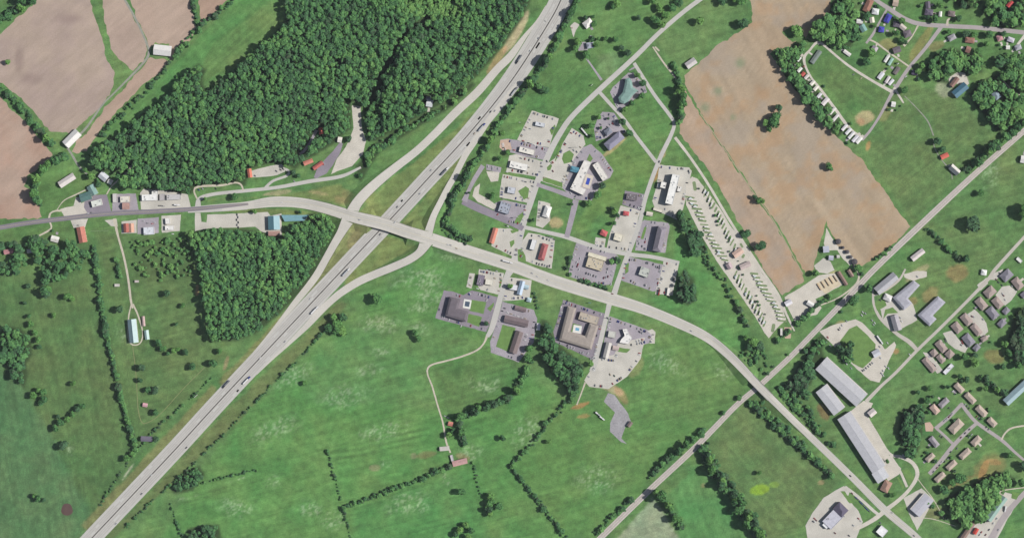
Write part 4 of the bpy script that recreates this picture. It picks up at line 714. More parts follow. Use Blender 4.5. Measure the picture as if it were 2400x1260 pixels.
# north centre
Bd('house','house','white roofed house close to the interstate by the northern street',1378,56,21,16,-38,6,'hip',(244,240,234),0)
Bd('house','house','lavender-grey roofed house with garage among yard trees',1383,107,16,13,-10,5,'hip',(180,184,200),1,chim=True)
Bd('barn','barn','light grey barn at the corner of the tan stubble field',1619,149,25,15,-35,5,'metal',(208,202,200),0)
# business strip
Bd('gas_station','gas station','white and grey petrol station on the northern concrete lot',1266,292,22,9,12,5,'flat',(214,218,224),0,units=2)
Bd('store','restaurant','long white restaurant with a cream end on the purple-grey strip',1235,354,36,12,14,5,'flat',(236,232,222),2,units=4)
Bd('store','restaurant','long bright white flat-roofed restaurant with cream gravel lot',1216,389,42,15,13,5,'flat',(242,240,234),0,units=5)
Bd('store','restaurant','small grey-white restaurant with a yellow awning end',1199,446,18,14,10,5,'flat',(202,206,214),2,units=2)
Bd('gas_station','gas station','cluttered grey roofed petrol station with tall sign beside it',1183,487,25,24,18,6,'flat',(170,176,190),3,units=9)
Bd('store','shop','long orange roofed building at the corner above the cross road',1157,552,36,11,107,5,'gable',(218,142,122),2)
Bd('gas_station','gas station','white flat petrol canopy left of the long red roof',1250,573,24,11,107,6,'flat',(232,232,232),0,units=0)
Bd('store','restaurant','long dark red roofed restaurant near the cross road',1273,590,38,14,106,5,'hip',(176,104,104),1)
Bd('store','shop','white domed-looking roofed shop by the dirt pile',1282,496,26,15,108,5,'hip',(240,238,234),0)
Bd('hotel','hotel','hotel with angular grey-green roof in a shrub-ringed lot',1470,212,0,0,0,9,'eaves',(134,166,158),2,poly=[(1466,186),(1474,184),(1480,192),(1482,206),(1494,213),(1482,224),(1472,238),(1462,244),(1452,240),(1449,230),(1459,218),(1463,204)],units=6)
Bd('hotel','hotel','slate grey long-roofed hotel with dirt strip behind it',1439,331,46,20,-40,9,'hip',(150,148,168),2)
Bd('hotel','hotel','small slate grey front wing of the long-roofed hotel',1425,309,16,13,-35,6,'hip',(136,140,154),2)
Bd('motel','motel','large white L-shaped motel wrapped round a blue pool',1358,418,0,0,0,8,'flat',(236,232,226),2,poly=[(1369,376),(1386,381),(1361,438),(1374,444),(1367,458),(1336,443)],units=8)
Bd('motel','motel','straight white motel wing east of the blue pool',1407,402,44,15,57,8,'flat',(234,230,222),2,units=5)
Bd('canopy','canopy','bright teal-blue entrance canopy of the white L-shaped motel',1349,398,24,12,14,6,'hip',(92,150,172),0)
Bd('store','supermarket','huge white flat-roofed hall with long dark shadow',1575,444,70,17,104,12,'flat',(244,244,240),0,units=6)
Bd('shed','annex','white square annex west of the huge white hall',1554,434,12,14,14,10,'flat',(240,238,232),0,units=1)
Bd('shed','porch','narrow white porch west of the square annex',1543,435,5,9,14,5,'flat',(238,236,234),0,units=0)
Bd('shed','annex','small white annex on the east side of the huge white hall',1592,443,9,12,14,7,'flat',(240,238,232),0,units=1)
Bd('shed','trailer','low cream office trailer south of the huge white hall',1542,492,22,6,18,3,'flat',(226,220,206),0,units=0)
Bd('shed','shed','small cream shed left of the low office trailer',1522,501,14,8,10,4,'gable',(226,216,204),0)
Bd('store','restaurant','dark grey restaurant with crowded roof on the purple lot',1480,462,24,14,8,5,'flat',(122,114,120),1,units=8)
Bd('store','shop','bright red roofed hut beside the oval garden',1467,500,13,9,10,5,'hip',(206,98,102),0)
Bd('store','shop','red roofed octagonal shop on a small concrete lot',1415,546,15,12,25,5,'hip',(206,104,106),0)
Bd('store','shop','cream roofed shop south of the big concrete apron',1449,556,20,16,15,6,'flat',(232,226,206),2,units=2)
Bd('motel','motel','grey roofed three-storey motel with a wide dark shadow',1545,560,58,19,103,11,'hip',(146,140,150),2)
Bd('store','restaurant','large tan and cream flat-roofed restaurant ringed with shrubs',1394,618,38,24,17,6,'flat',(206,194,170),2,units=9)
Bd('canopy','canopy','long cream porch roof along the north of the tan restaurant',1400,601,44,9,17,4,'flat',(228,222,200),2,units=0)
Bd('store','restaurant','white-rimmed grey flat-roofed restaurant in a purple-grey lot',1510,637,22,20,20,6,'flat',(196,200,192),0,units=6)
Bd('canopy','trailer','white trailer parked against the dark clump of trees',1567,683,18,7,98,4,'flat',(238,234,226),0,units=0)
# south of the cross road
Bd('hotel','hotel','dark charcoal roofed hotel with two square lawns',1070,723,0,0,0,8,'eaves',(116,108,116),1,poly=[(1055,695),(1079,701),(1073,722),(1098,730),(1092,753),(1044,739)],units=8)
Bd('store','restaurant','dark purple roofed diner at the corner south of the cross road',1127,656,24,15,102,5,'flat',(136,126,142),1,units=8)
Bd('canopy','canopy','cream canopy beside the dark purple roofed diner',1147,661,18,12,10,5,'flat',(232,228,214),2,units=0)
Bd('gas_station','gas station','white square petrol canopy left of the light-blue roof',1204,673,18,12,10,6,'flat',(232,232,238),0,units=0)
Bd('store','shop','light-blue roofed long building beside the white square canopy',1221,674,32,11,105,6,'metal',(176,196,218),0)
Bd('shed','shed','light-blue wing east of the light-blue roofed building',1233,672,12,9,15,4,'metal',(182,206,216),0)
Bd('shed','shed','small pale blue hut by the bushes south of the light-blue roof',1240,702,10,9,15,4,'hip',(186,208,214),0)
Bd('motel','motel','short brown roofed motel office north of the long brown wing',1220,723,26,10,14,4,'gable',(134,118,120),1)
Bd('motel','motel','long brown roofed motel wing running east to west',1210,752,56,16,13,5,'gable',(128,114,118),1)
Bd('motel','motel','brown roofed motel wing running south beside a lawn',1210,801,52,17,108,5,'gable',(130,116,116),1)
Bd('canopy','truck body','white and blue box beside the tall hedge',1262,765,16,8,95,3,'flat',(226,226,236),0,units=0)
Bd('motel','motel','brown tiled U-shaped motel round a courtyard pool',1352,766,0,0,0,7,'eaves',(168,158,150),1,poly=[(1331,717),(1350,722),(1335,776),(1371,787),(1382,757),(1402,763),(1385,818),(1311,795)],units=8)
Bd('motel','motel','beige gravel-roofed block closing the north of the U-shaped motel',1380,745,46,18,17,6,'flat',(192,180,164),1,units=9)
Bd('store','restaurant','angular bright white roofed restaurant on the south lot',1465,788,0,0,0,6,'flat',(242,240,236),0,poly=[(1459,771),(1469,770),(1475,783),(1481,791),(1473,805),(1452,802),(1456,794),(1464,786)],units=5)
Bd('gas_station','gas station','pale grey petrol canopy west of the angular white restaurant',1434,783,17,14,10,5,'flat',(206,206,198),0,units=0)
Bd('store','shop','long grey-white building beside the south street',1423,820,36,12,104,7,'gable',(206,202,196),0)
Bd('shed','shed','pinkish grey hut east of the long grey-white building',1443,815,14,9,10,4,'gable',(202,184,180),0)
Bd('shed','shed','pinkish red hut under trees on the farm track',1056,992,10,9,15,4,'gable',(212,138,124),1)
Bd('shed','shed','pale grey shed at the end of the farm track',1042,1050,22,9,-5,4,'gable',(212,206,200),0)
Bd('barn','barn','long pink roofed farm building among the green pastures',1078,1082,34,12,-14,5,'gable',(206,164,160),1)
Bd('shed','shed','narrow grey lean-to at the west end of the pink farm building',1060,1074,18,6,75,3,'flat',(206,202,204),0,units=0)
Bd('shed','shed','dark brown hut on the edge of the broken asphalt pad',1476,993,12,8,-55,4,'gable',(138,122,118),1)
# rail side yards and warehouses
Bd('shed','shed','pale grey workshop in the triangular yard of the stubble field',1935,584,13,14,-5,6,'metal',(200,204,220),0)
Bd('shed','shed','small lavender roofed office in the triangular yard',1947,604,10,10,5,4,'metal',(196,198,216),0)
Bd('shed','shed','tiny white hut right of the lavender roofed office',1964,601,6,6,0,3,'gable',(214,210,206),0)
Bd('shed','shed','brown long log shed beside the sawdust yard',1974,652,36,7,58,4,'gable',(150,124,116),1)
Bd('shed','shed','brown short log shed near the round green tree',1993,640,18,7,58,4,'gable',(156,132,122),1)
Bd('shed','shed','white machine shed on the gravel yard near the railway',1901,713,22,10,30,5,'metal',(232,230,226),0)
Bd('shed','shed','white open shed at the west gate of the gravel yard',1847,709,16,11,-30,5,'metal',(232,230,236),0)
Bd('shed','house','pink-beige office of the caravan park',1729,592,24,14,-36,5,'gable',(222,190,174),2)
Bd('shed','house','pinkish grey shower block of the caravan park',1746,622,25,12,-24,5,'gable',(202,186,182),2)
Bd('shed','house','small pinkish grey cottage west of the shower block',1709,623,13,12,60,5,'gable',(196,176,180),2)
Bd('shed','shed','narrow white shed at the south tip of the caravan park',1831,777,16,5,90,4,'flat',(232,228,222),0,units=0)
Bd('barn','building','pale roofed long building alone beside the railway',2150,597,34,12,-38,5,'gable',(224,214,212),0)
Bd('warehouse','building','straight grey metal hall, westernmost of the three beside the railway',2076,664,58,20,-40,6,'metal',(182,182,188),0)
Bd('warehouse','building','grey metal L-shaped hall between the straight hall and the lane',2124,692,0,0,0,6,'eaves',(178,178,188),0,poly=[(2140,657),(2154,668),(2126,699),(2136,710),(2117,726),(2092,697)],units=3)
Bd('warehouse','building','grey metal L-shaped hall nearest the subdivision lane',2183,728,0,0,0,6,'eaves',(178,178,190),0,poly=[(2197,694),(2214,708),(2184,739),(2193,747),(2177,763),(2150,738)],units=3)
Bd('warehouse','building','grey and white roofed shed in the concrete school yard',2099,756,36,17,74,6,'gable',(176,172,178),0)
Bd('shed','shed','small white shed between the grey metal halls',2080,697,18,14,25,4,'hip',(230,228,226),0)
Bd('shed','shed','pale grey shed inside the junk yard loop',2053,827,17,15,-28,4,'metal',(206,208,216),0)
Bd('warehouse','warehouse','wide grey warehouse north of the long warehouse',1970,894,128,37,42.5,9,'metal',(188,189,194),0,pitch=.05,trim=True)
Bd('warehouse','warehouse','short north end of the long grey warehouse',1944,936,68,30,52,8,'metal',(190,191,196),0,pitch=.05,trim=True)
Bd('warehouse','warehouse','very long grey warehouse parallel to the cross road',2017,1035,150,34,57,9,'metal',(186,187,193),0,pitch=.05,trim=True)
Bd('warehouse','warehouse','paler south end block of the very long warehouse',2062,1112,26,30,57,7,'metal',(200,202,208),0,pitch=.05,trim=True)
Bd('store','office','brown roofed office at the south tip of the long warehouse',2076,1138,26,18,-62,5,'hip',(176,142,126),1)
Bd('house','house','white and pinkish roofed house in the green corner by the warehouse drive',2043,966,17,14,-40,5,'gable',(226,216,212),0)
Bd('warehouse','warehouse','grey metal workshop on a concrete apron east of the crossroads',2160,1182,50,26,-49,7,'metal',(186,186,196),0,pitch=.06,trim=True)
Bd('shed','shop','square bright white building at the bottom crossroads',2066,1243,20,20,40,6,'flat',(246,246,248),0,units=0)
Bd('store','car dealer','dark slate hip-roofed showroom',1969,1192,28,22,45,7,'hip',(104,98,118),1)
Bd('warehouse','car dealer','wide pale grey workshop behind the slate showroom',1951,1214,42,28,-46,6,'flat',(200,200,212),0,units=3)
Bd('shed','car dealer','bright white corner block of the pale grey workshop',1937,1227,16,14,-46,5,'flat',(240,242,246),0,units=0)
Bd('warehouse','building','long faded green roofed building against the creek wood',2334,1190,66,15,-54,6,'metal',(146,178,168),0)
Bd('shed','building','brown and black long shed at the bottom edge',2266,1244,48,10,-55,5,'gable',(150,128,118),1)
Bd('shed','shed','small red shed at the bottom edge beside the pale yard',2286,1243,14,8,-60,4,'gable',(206,80,70),1)
Bd('building','building','long pale blue-grey roof at the right edge of the pastures',2382,918,72,18,-43,6,'metal',(160,186,194),0)
Bd('barn','barn','blue roofed barn by the gravel yard under the trees',2249,212,36,18,-40,6,'metal',(72,120,142),0)
Bd('shed','shed','brown roofed shed beside the blue roofed barn',2236,193,24,10,-52,5,'gable',(150,118,108),1)
Bd('house','house','blue-grey roofed house inside the east wood',2334,224,18,14,50,5,'hip',(150,168,180),0)
Bd('shed','shed','orange-red roofed shed beside the pasture lane',2213,366,18,10,-25,4,'gable',(222,116,100),1)
Bd('house','house','dark and white roofed house at the foot of the pasture lane',2236,398,24,14,42,5,'gable',(226,222,216),0,pitch=.7)
Bd('house','house','white roofed house at the right edge beside the railway',2398,374,14,16,10,5,'gable',(232,230,226),0)
Bd('shed','shed','white pair of sheds by the subdivision lane, right edge',2388,609,14,7,42,3,'flat',(240,240,236),0,units=0)
Bd('shed','shed','white round-looking tank house where the subdivision begins',2305,638,12,12,10,4,'hip',(244,244,242),0)
Bd('shed','trailer','long white mobile home at the south of the subdivision',2222,864,28,9,-46,4,'flat',(232,232,238),0,units=2)
# subdivision of brick houses (hip roofs), numbered by their place along the courts
G1 = 'hip-roofed houses round the subdivision courts'
BRN, GRY = (172,156,150), (146,143,154)
for x, y, L, Wd, a, c, lb in ((2358,645,26,20,-42,GRY,'slate grey hip-roofed house at the head of the subdivision lane'),(2384,664,27,18,52,BRN,'brown hip-roofed house nearest the right edge, first court'),(2319,684,25,20,-42,BRN,'brown hip-roofed house beside the lane between first and second court'),
 (2299,711,28,18,50,BRN,'brown hip-roofed house on the upper left of the second court'),(2337,709,26,17,50,BRN,'brown hip-roofed house on the lower side of the first court'),(2325,733,28,19,50,GRY,'slate grey hip-roofed house on the right of the second court'),
 (2264,748,27,17,50,BRN,'brown hip-roofed house on the left of the second court'),(2347,757,18,14,-45,GRY,'small slate grey hip-roofed house at the foot of the second court'),(2242,767,24,18,50,BRN,'brown hip-roofed house on the upper right of the third court'),
 (2287,772,28,15,50,BRN,'brown hip-roofed house on the lower left of the second court'),(2357,728,15,12,-45,GRY,'small dark grey hip-roofed house under the edge trees'),(2269,796,28,19,50,GRY,'slate grey hip-roofed house with red cars in front'),
 (2205,811,28,16,50,BRN,'brown hip-roofed house on the left of the third court'),(2225,829,17,16,-45,BRN,'small square brown hip-roofed house at the foot of the third court'),(2188,826,14,14,50,BRN,'small brown hip-roofed house at the head of the fourth court'),
 (2204,840,20,12,50,BRN,'brown hip-roofed house on the right of the fourth court'),(2177,854,38,14,50,BRN,'longest brown hip-roofed house, left of the fourth court'),(2288,814,15,12,-45,GRY,'small grey hip-roofed house against the bushes below the third court'),
 (2306,793,15,10,-30,BRN,'small brown roof between the second court and the trees'),(2399,690,12,14,50,GRY,'grey roof cut by the right edge beside the first court')):
    Bd('house','house',lb,x,y,L,Wd,a,4,'hip',c,1,group=G1)
G2 = 'beige-roofed flats of the southern loop'
BE, PG = (194,178,164), (166,160,166)
for x, y, L, Wd, a, c, lb in ((2247,908,24,13,45,BE,'beige block of flats at the top of the loop road'),(2273,932,28,13,45,BE,'second beige block down the outer side of the loop'),(2299,962,28,14,45,BE,'third beige block down the outer side of the loop'),(2324,988,22,13,45,BE,'fourth beige block down the outer side of the loop'),
 (2211,943,25,12,-43,PG,'grey block of flats above the upper loop street'),(2190,958,22,14,48,(206,180,166),'pinkish beige block left of the grey block'),(2240,998,34,19,-45,BE,'largest beige block in the middle of the loop'),(2188,1034,26,12,50,PG,'grey block below the pink clay pad'),
 (2287,1032,24,14,-45,BE,'beige block at the east of the lower loop street'),(2179,1071,22,11,-42,BE,'beige block alone on the west side of the lower street'),(2261,1062,28,13,-42,BE,'upper beige block on the east side of the lower street'),(2229,1089,26,12,-42,BE,'middle beige block on the east side of the lower street'),(2202,1117,26,12,-42,BE,'lowest beige block at the end of the lower street')):
    Bd('apartment_block','flats',lb,x,y,L,Wd,a,5,'hip',c,1,group=G2)
# town in the north-east
for x, y, L, Wd, a, c, w_, rf, lb in ((2034,14,30,15,-65,(160,116,100),1,'hip','reddish brown roofed house in the northern town corner'),(2051,28,15,13,10,(228,232,230),0,'hip','white roofed house right of the reddish brown roof'),(2043,48,12,10,80,(232,226,208),0,'gable','small cream roofed house below the white roofed one'),
 (2014,51,14,9,5,(234,234,230),0,'gable','white garage in the town wood'),(2022,67,16,13,60,(132,174,168),0,'gable','teal green roofed house left of the town lane'),(2080,44,20,12,-62,(72,72,178),0,'hip','bright blue roofed house by the town street'),(2065,70,12,12,10,(76,76,184),0,'hip','small square bright blue roof below the blue house'),
 (2101,58,16,12,10,(112,104,118),1,'hip','dark grey roofed house by the town street bend'),(2115,65,15,10,40,(206,196,188),0,'gable','pale tan roofed house right of the dark grey one'),(2126,80,17,15,-20,(124,114,122),1,'hip','grey-brown roofed house on the narrow tan field'),(2101,118,17,13,-20,(118,108,116),1,'gable','dark roofed house with white gable below the bare patch'),
 (2048,117,15,13,-60,(190,180,190),0,'gable','lavender-grey roofed house below the lane fork'),(2098,7,12,16,10,(196,176,160),1,'gable','tan roofed house at the top edge of the town'),(2143,171,14,10,10,(96,90,110),3,'hip','dark roofed house across the lane from the mobile homes'),(2176,30,18,14,10,(108,100,118),1,'hip','dark roofed house above the town street'),
 (2174,13,16,10,85,(112,104,118),1,'gable','dark roofed wing at the top edge above the dark house'),(2203,34,11,6,95,(240,240,236),0,'gable','small white garage by the dark tree shadow'),(2229,33,15,12,10,(130,118,116),1,'hip','grey-brown roofed house above the street junction'),(2230,89,17,12,-28,(170,168,174),3,'hip','pale grey roofed house on the lawn below the street'),
 (2272,95,21,12,8,(160,118,104),1,'hip','red-brown roofed house on the lawn below the street'),(2268,117,10,14,20,(156,118,106),1,'gable','brown garage below the red-brown house'),(2342,90,13,13,-20,(190,142,146),1,'hip','pink roofed house under yard trees'),(2368,94,15,10,20,(206,202,212),0,'hip','pale lavender roofed house near the right edge'),
 (2361,112,8,8,0,(240,240,232),0,'gable','small white shed below the pale lavender house'),(2385,112,14,11,-20,(176,178,186),3,'hip','grey roofed house by the right-edge driveway'),(2366,11,16,9,-50,(206,84,84),1,'gable','red roofed shed in the north-east wood'),(2093,245,9,11,10,(240,238,234),0,'gable','white hut by the lane junction in the grass')):
    Bd('house','house',lb,x,y,L,Wd,a,4.5,rf,c,w_)
# mobile homes
G3 = 'mobile homes along the park lane'
for x, y, L, Wd, a, c, lb in ((1985,125,18,7,36,(232,228,224),'white mobile home on its own by the oak clump'),(2078,138,18,6,-58,(230,230,226),'white mobile home left of a teal one'),(2087,145,18,6,-58,(160,198,186),'teal mobile home below the town lane'),(2101,166,18,9,-55,(120,112,112),'dark roofed mobile home beside the clay streak'),
 (2064,178,17,9,-52,(226,226,232),'broad white mobile home by the oak shadow'),(2080,187,17,6,-58,(222,214,216),'first of two white mobile homes by the lane junction'),(2088,193,15,6,-48,(230,230,236),'second of two white mobile homes by the lane junction'),(1912,134,34,10,-55,(128,140,134),'long grey-green double mobile home inside the lane loop')):
    Bd('mobile_home','mobile home',lb,x,y,L,Wd,a,3.2,'gable',c,0,group=G3,pitch=.2)
for x, y, L, Wd, c in ((1872,139,11,6,(236,234,232)),(1874,164,12,6,(236,236,230)),(1882,174,9,7,(196,94,88)),(1890,181,11,6,(230,222,216)),(1904,195,12,7,(236,232,222)),(1912,207,13,7,(238,234,222)),(1920,224,12,6,(226,226,230)),(1934,238,20,9,(228,222,222)),(1951,260,19,6,(230,228,222)),(1958,276,19,6,(226,222,220)),(1979,299,17,6,(232,230,232)),(1988,308,17,6,(230,232,234)),(1995,317,19,6,(230,230,230)),(2004,325,18,7,(220,218,224)),(2013,329,17,7,(242,242,238))):
    Bd('mobile_home','mobile home','white mobile home in the row beside the field-edge trees' if c[1] > 150 else 'red roofed mobile home in the row beside the field-edge trees',x,y,L,Wd,-48,3.2,'gable',c,0,group=G3,pitch=.2)
for o, lb, g, x, y in list(REG):                           # a concrete drive or yard pad beside each house
    if o.name.split('.')[0] in ('house', 'apartment_block', 'mobile_home') and random.random() < .8:
        a = -o.rotation_euler.z+random.choice((0, math.pi, math.pi/2, -math.pi/2)); q = random.uniform(11, 15); u = (math.cos(a), math.sin(a)); L, w_ = random.uniform(6, 11), random.uniform(3.5, 6)
        sheet('driveway', [(x+u[0]*(q+s_*L/2)-u[1]*t_*w_/2, y+u[1]*(q+s_*L/2)+u[0]*t_*w_/2) for s_, t_ in ((-1,-1),(1,-1),(1,1),(-1,1))], random.choice((CONC, GRAV, ASPH)), .17, .5)
# ------------------------------------------------------------------ trees
def crown_arrays(nq, size, seed, lumps=7, up=0.0):
    """leaf-clump quads on a lumpy crown of radius 1 (x, y) and height -0.75..1"""
    r = np.random.default_rng(seed); c = r.normal(size=(lumps, 3)); c /= np.linalg.norm(c, axis=1)[:, None]; c[:, 2] = c[:, 2]*.7+.1; c *= r.uniform(.35, .6, (lumps, 1)); rad = r.uniform(.42, .62, lumps)
    c = np.vstack([c, [[0, 0, .15]]]); rad = np.append(rad, .68); k = r.integers(0, lumps+1, nq); dv = r.normal(size=(nq, 3)); dv[:, 2] = dv[:, 2]*.9+.25; dv /= np.linalg.norm(dv, axis=1)[:, None]
    p = c[k]+dv*(rad[k]*r.uniform(.72, 1.06, nq))[:, None]; nrm = dv+r.normal(size=(nq, 3))*.42; nrm[:, 2] += up; nrm /= np.linalg.norm(nrm, axis=1)[:, None]
    a = np.cross(nrm, r.normal(size=(nq, 3))); a /= np.linalg.norm(a, axis=1)[:, None]; b = np.cross(nrm, a); s = (size*r.uniform(.65, 1.35, nq))[:, None]; s2 = s*r.uniform(.6, 1.1, (nq, 1))
    V = np.stack([p-a*s-b*s2*.7, p+a*s*.8-b*s2, p+a*s+b*s2*.8, p-a*s*.7+b*s2], 1)
    return V.reshape(-1, 3)
def leaf_mat(name, cols, attr=None):
    m = bpy.data.materials.new(name); m.use_nodes = True; t = m.node_tree; p = t.nodes['Principled BSDF']; p.inputs['Roughness'].default_value = .85; p.inputs['Specular IOR Level'].default_value = .15
    g = node(t, "ShaderNodeNewGeometry"); n = node(t, "ShaderNodeTexNoise"); n.inputs['Scale'].default_value = .35; n.inputs['Detail'].default_value = 3; t.links.new(g.outputs['Position'], n.inputs['Vector'])
    mx = node(t, "ShaderNodeValToRGB"); cr = mx.color_ramp; cr.elements[0].position = 0.0; cr.elements[0].color = cols[0]+(1,); cr.elements[1].position = 1.0; cr.elements[1].color = cols[-1]+(1,)
    for q in range(1, len(cols)-1): el = cr.elements.new(q/(len(cols)-1)); el.color = cols[q]+(1,)
    ad = node(t, "ShaderNodeMath", operation='ADD'); ad.inputs[1].default_value = 0
    if attr: s_ = node(t, "ShaderNodeAttribute", attribute_name=attr).outputs['Fac']
    else: s_ = node(t, "ShaderNodeObjectInfo").outputs['Random']
    mr = node(t, "ShaderNodeMapRange"); mr.inputs['From Min'].default_value = .3; mr.inputs['From Max'].default_value = .7; mr.inputs['To Min'].default_value = -.25; mr.inputs['To Max'].default_value = .25; t.links.new(n.outputs['Fac'], mr.inputs['Value'])
    t.links.new(mr.outputs[0], ad.inputs[0]); t.links.new(s_, ad.inputs[1]); t.links.new(ad.outputs[0], mx.inputs[0]); t.links.new(mx.outputs[0], p.inputs['Base Color'])
    return m
M_LEAF = leaf_mat("broadleaf foliage", (A(78,112,80), A(74,124,76), A(98,152,80), A(122,170,88))); M_BARK = mat("bark", A(110,96,84), .95, .2, .8)
M_WOOD = leaf_mat("woodland canopy", (A(86,100,76), A(64,106,70), A(82,132,78), A(100,150,82), A(120,164,88)), "tint")
def np_quads(V): return np.arange(len(V)).reshape(-1, 4)
CROWNS = []
for i in range(7):
    V = crown_arrays(620, .125, 40+i); V[:, 2] = V[:, 2]*.85+1.35; me = np_mesh("crown", V, np_quads(V)); me.materials.append(M_LEAF); CROWNS.append(me)
TRUNKS = []
for i in range(3):
    mb = MB(); r_ = random.Random(i); mb.cyl(0, 0, 0, .75, .075, .05, 8)
    for k in range(5):
        a = k*1.26+r_.random(); b = len(mb.v); x, y = .45*math.cos(a), .45*math.sin(a); z = r_.uniform(1.0, 1.5)
        for q in range(4): t = q*math.pi/2; mb.v.append((.04*math.cos(t), .04*math.sin(t), .62))
        for q in range(4): t = q*math.pi/2; mb.v.append((x+.015*math.cos(t), y+.015*math.sin(t), z))
        mb.f += [[b+q, b+(q+1) % 4, b+4+(q+1) % 4, b+4+q] for q in range(4)]
    TRUNKS.append(mb.mesh("trunk", M_BARK))
TREES = []                                                 # (x, y, radius px, label, group) of every tree one can tell apart
def lone(lb, *pts, g=None):
    for p in pts: TREES.append((p[0], p[1], p[2], lb, g or lb, 0))
def row(lb, pts, sp, r, wd=0, n=1, jit=.3, pri=1):
    if pri == 2: sp = min(sp, 6.5); r = min(r, 3.6) if 'fence' in lb else r
    k0 = len(TREES); P3 = smooth([(x, y, 0) for x, y in pts], 2.0); d = 0; nxt = 0
    for p, q in zip(P3[:-1], P3[1:]):
        d += np.linalg.norm((q-p)[:2])
        if d >= nxt and (pri == 1 or float(vnoise(d/22+k0, .5, 40)) > .36):
            for k in range(n):
                rr = r*random.choice((.6, .8, .95, 1.1, 1.3))*random.uniform(.9, 1.1); TREES.append((p[0]+random.uniform(-1, 1)*(wd/2 if wd else sp*jit), p[1]+random.uniform(-1, 1)*(wd/2 if wd else sp*jit), rr, lb, lb, pri))
            nxt = d+sp*random.uniform(.5, 1.15)
            if pri == 1 and r > 4.5:                       # brush between the trees
                for _ in range(2): TREES.append((p[0]+random.uniform(-1, 1)*max(sp*.6, wd/2), p[1]+random.uniform(-1, 1)*max(sp*.6, wd/2), r*random.uniform(.4, .65), lb+' brush', lb, 3))
lone('lone small tree in the ploughed field at the left edge', (20,146,7)); lone('largest tree of the clump standing in the stubble field', (1813,285,16)); lone('tree in the clump standing in the stubble field', (1799,288,12),(1818,272,11),(1802,303,8)); lone('single round tree just above the clump in the stubble field', (1823,254,9))
lone('ragged bush alone towards the east of the stubble field', (1940,389,8)); lone('lower bush beside the ragged one in the stubble field', (1946,397,6)); lone('tree on the thin strip crossing the stubble field', (1777,470,8),(1786,472,6),(1768,462,6)); lone('big dark round tree between stubble field and caravan lane', (1783,576,15)); lone('tree overhanging the caravan lane', (1748,548,11))
lone('tree scattered on the west pasture', (68,670,7),(60,709,5),(162,694,10),(172,700,7),(128,738,7),(175,897,8),(112,690,10),(116,676,9),(106,655,9)); lone('tree beside the copse at the left edge', (70,740,6),(74,758,8),(84,778,8),(92,795,8),(94,812,7)); lone('tree in the ring-shaped clump on the lower west pasture', (82,925,9),(92,912,8),(104,918,9),(106,934,9),(98,942,8))
lone('tree in the crooked row crossing the lower west pasture', (195,950,8),(183,958,9),(172,970,8),(160,980,8),(145,988,9),(132,1002,9),(138,974,6)); lone('pale airy tree below the crooked row', (150,1042,13)); lone('tree near the brown pond', (92,1165,9),(82,1160,6),(104,1170,6)); lone('tree in the pasture behind the loop drive', (282,724,10),(334,860,10),(330,890,7),(348,912,8),(394,686,9),(430,715,7),(414,759,5),(366,965,9),(374,803,9),(384,816,8),(394,828,6))
lone('pale leafy tree by the pasture track', (366,912,11)); lone('dark tree in the row between loop drive and ramp wood', (408,820,7),(418,817,6),(437,824,9),(452,858,9),(501,850,10),(516,822,8)); lone('large dark round tree in the green field below the ramp', (884,701,15)); lone('tree in the clump beside the ramp merge', (772,768,12),(790,757,13),(804,775,12),(782,742,10),(804,742,11),(790,775,10))
lone('elongated dark tree in the middle of the green field', (972,779,8),(981,792,9)); lone('small tree among pale weeds in the green field', (715,897,7)); lone('tree on the lawn near the top street', (1446,10,11),(1436,16,8),(1496,43,7)); lone('tree in the clump beside the northern street', (1536,48,12),(1550,60,10),(1560,36,11),(1575,20,11),(1590,8,11),(1545,20,11),(1528,5,9)); lone('tree in the garden near the interstate', (1374,128,12),(1354,98,11),(1348,114,10),(1387,95,5),(1397,107,8),(1402,92,5),(1420,91,6),(1442,94,8),(1456,113,8),(1472,125,9),(1392,57,8),(1372,42,6),(1390,40,5))
lone('big tree at the edge of the stubble field, north', (1741,57,15)); lone('tree on the lawn above the light grey barn', (1638,50,10)); lone('tree at the top edge above the stubble field', (1693,3,12),(1735,2,14),(1722,0,9)); lone('round green tree inside the north of the stubble field', (1866,74,15)); lone('large round tree in the right-hand pasture', (2278,524,19)); lone('tree in the right-hand pasture by the railway', (2296,452,9),(2262,606,10)); lone('huge tree cut by the right edge', (2404,495,22)); lone('tree by the orange-red shed on the pasture lane', (2194,332,10),(2206,350,9))
lone('tree scattered on the lawns below the subdivision', (2352,805,9),(2362,826,9),(2384,855,10),(2348,858,8),(2308,886,9),(2334,912,8),(2264,888,8),(2308,910,6),(2248,880,7),(2282,830,8),(2282,850,10),(2258,836,9)); lone('tree on the green above the flats', (2178,908,7),(2150,918,6),(2172,938,8),(2184,928,5),(2220,905,6))
lone('round tree in the small southern pasture', (1081,1150,10)); lone('tree in the clump at the southern pasture corner', (1150,1176,12),(1147,1192,10),(1168,1184,10),(1150,1160,9),(1148,1202,8)); lone('tree in the clump at the bottom edge', (1078,1240,9),(1092,1228,8),(1104,1240,9),(1068,1250,8),(1098,1255,8)); lone('bush in the green pasture right of the farm', (1178,1025,8),(1200,1090,5)); lone('bush in the large southern pasture', (1286,1033,7)); lone('small bush in the railway pasture', (1779,1106,7))
lone('shade tree in the hotel lot with the grey-green roof', (1494,178,8),(1506,196,10),(1504,224,8),(1481,242,8),(1465,256,7)); lone('shade tree in the slate-roofed hotel lot', (1458,287,9),(1474,312,9),(1384,295,9),(1403,275,7),(1388,318,6),(1425,278,4),(1408,300,4)); lone('shade tree behind the white L-shaped motel', (1412,435,9),(1400,457,10),(1380,477,9)); lone('tree in the oval garden', (1440,495,8),(1446,505,6),(1434,488,5)); lone('small tree on the strip between shops', (1438,523,6),(1340,478,4),(1250,515,5))
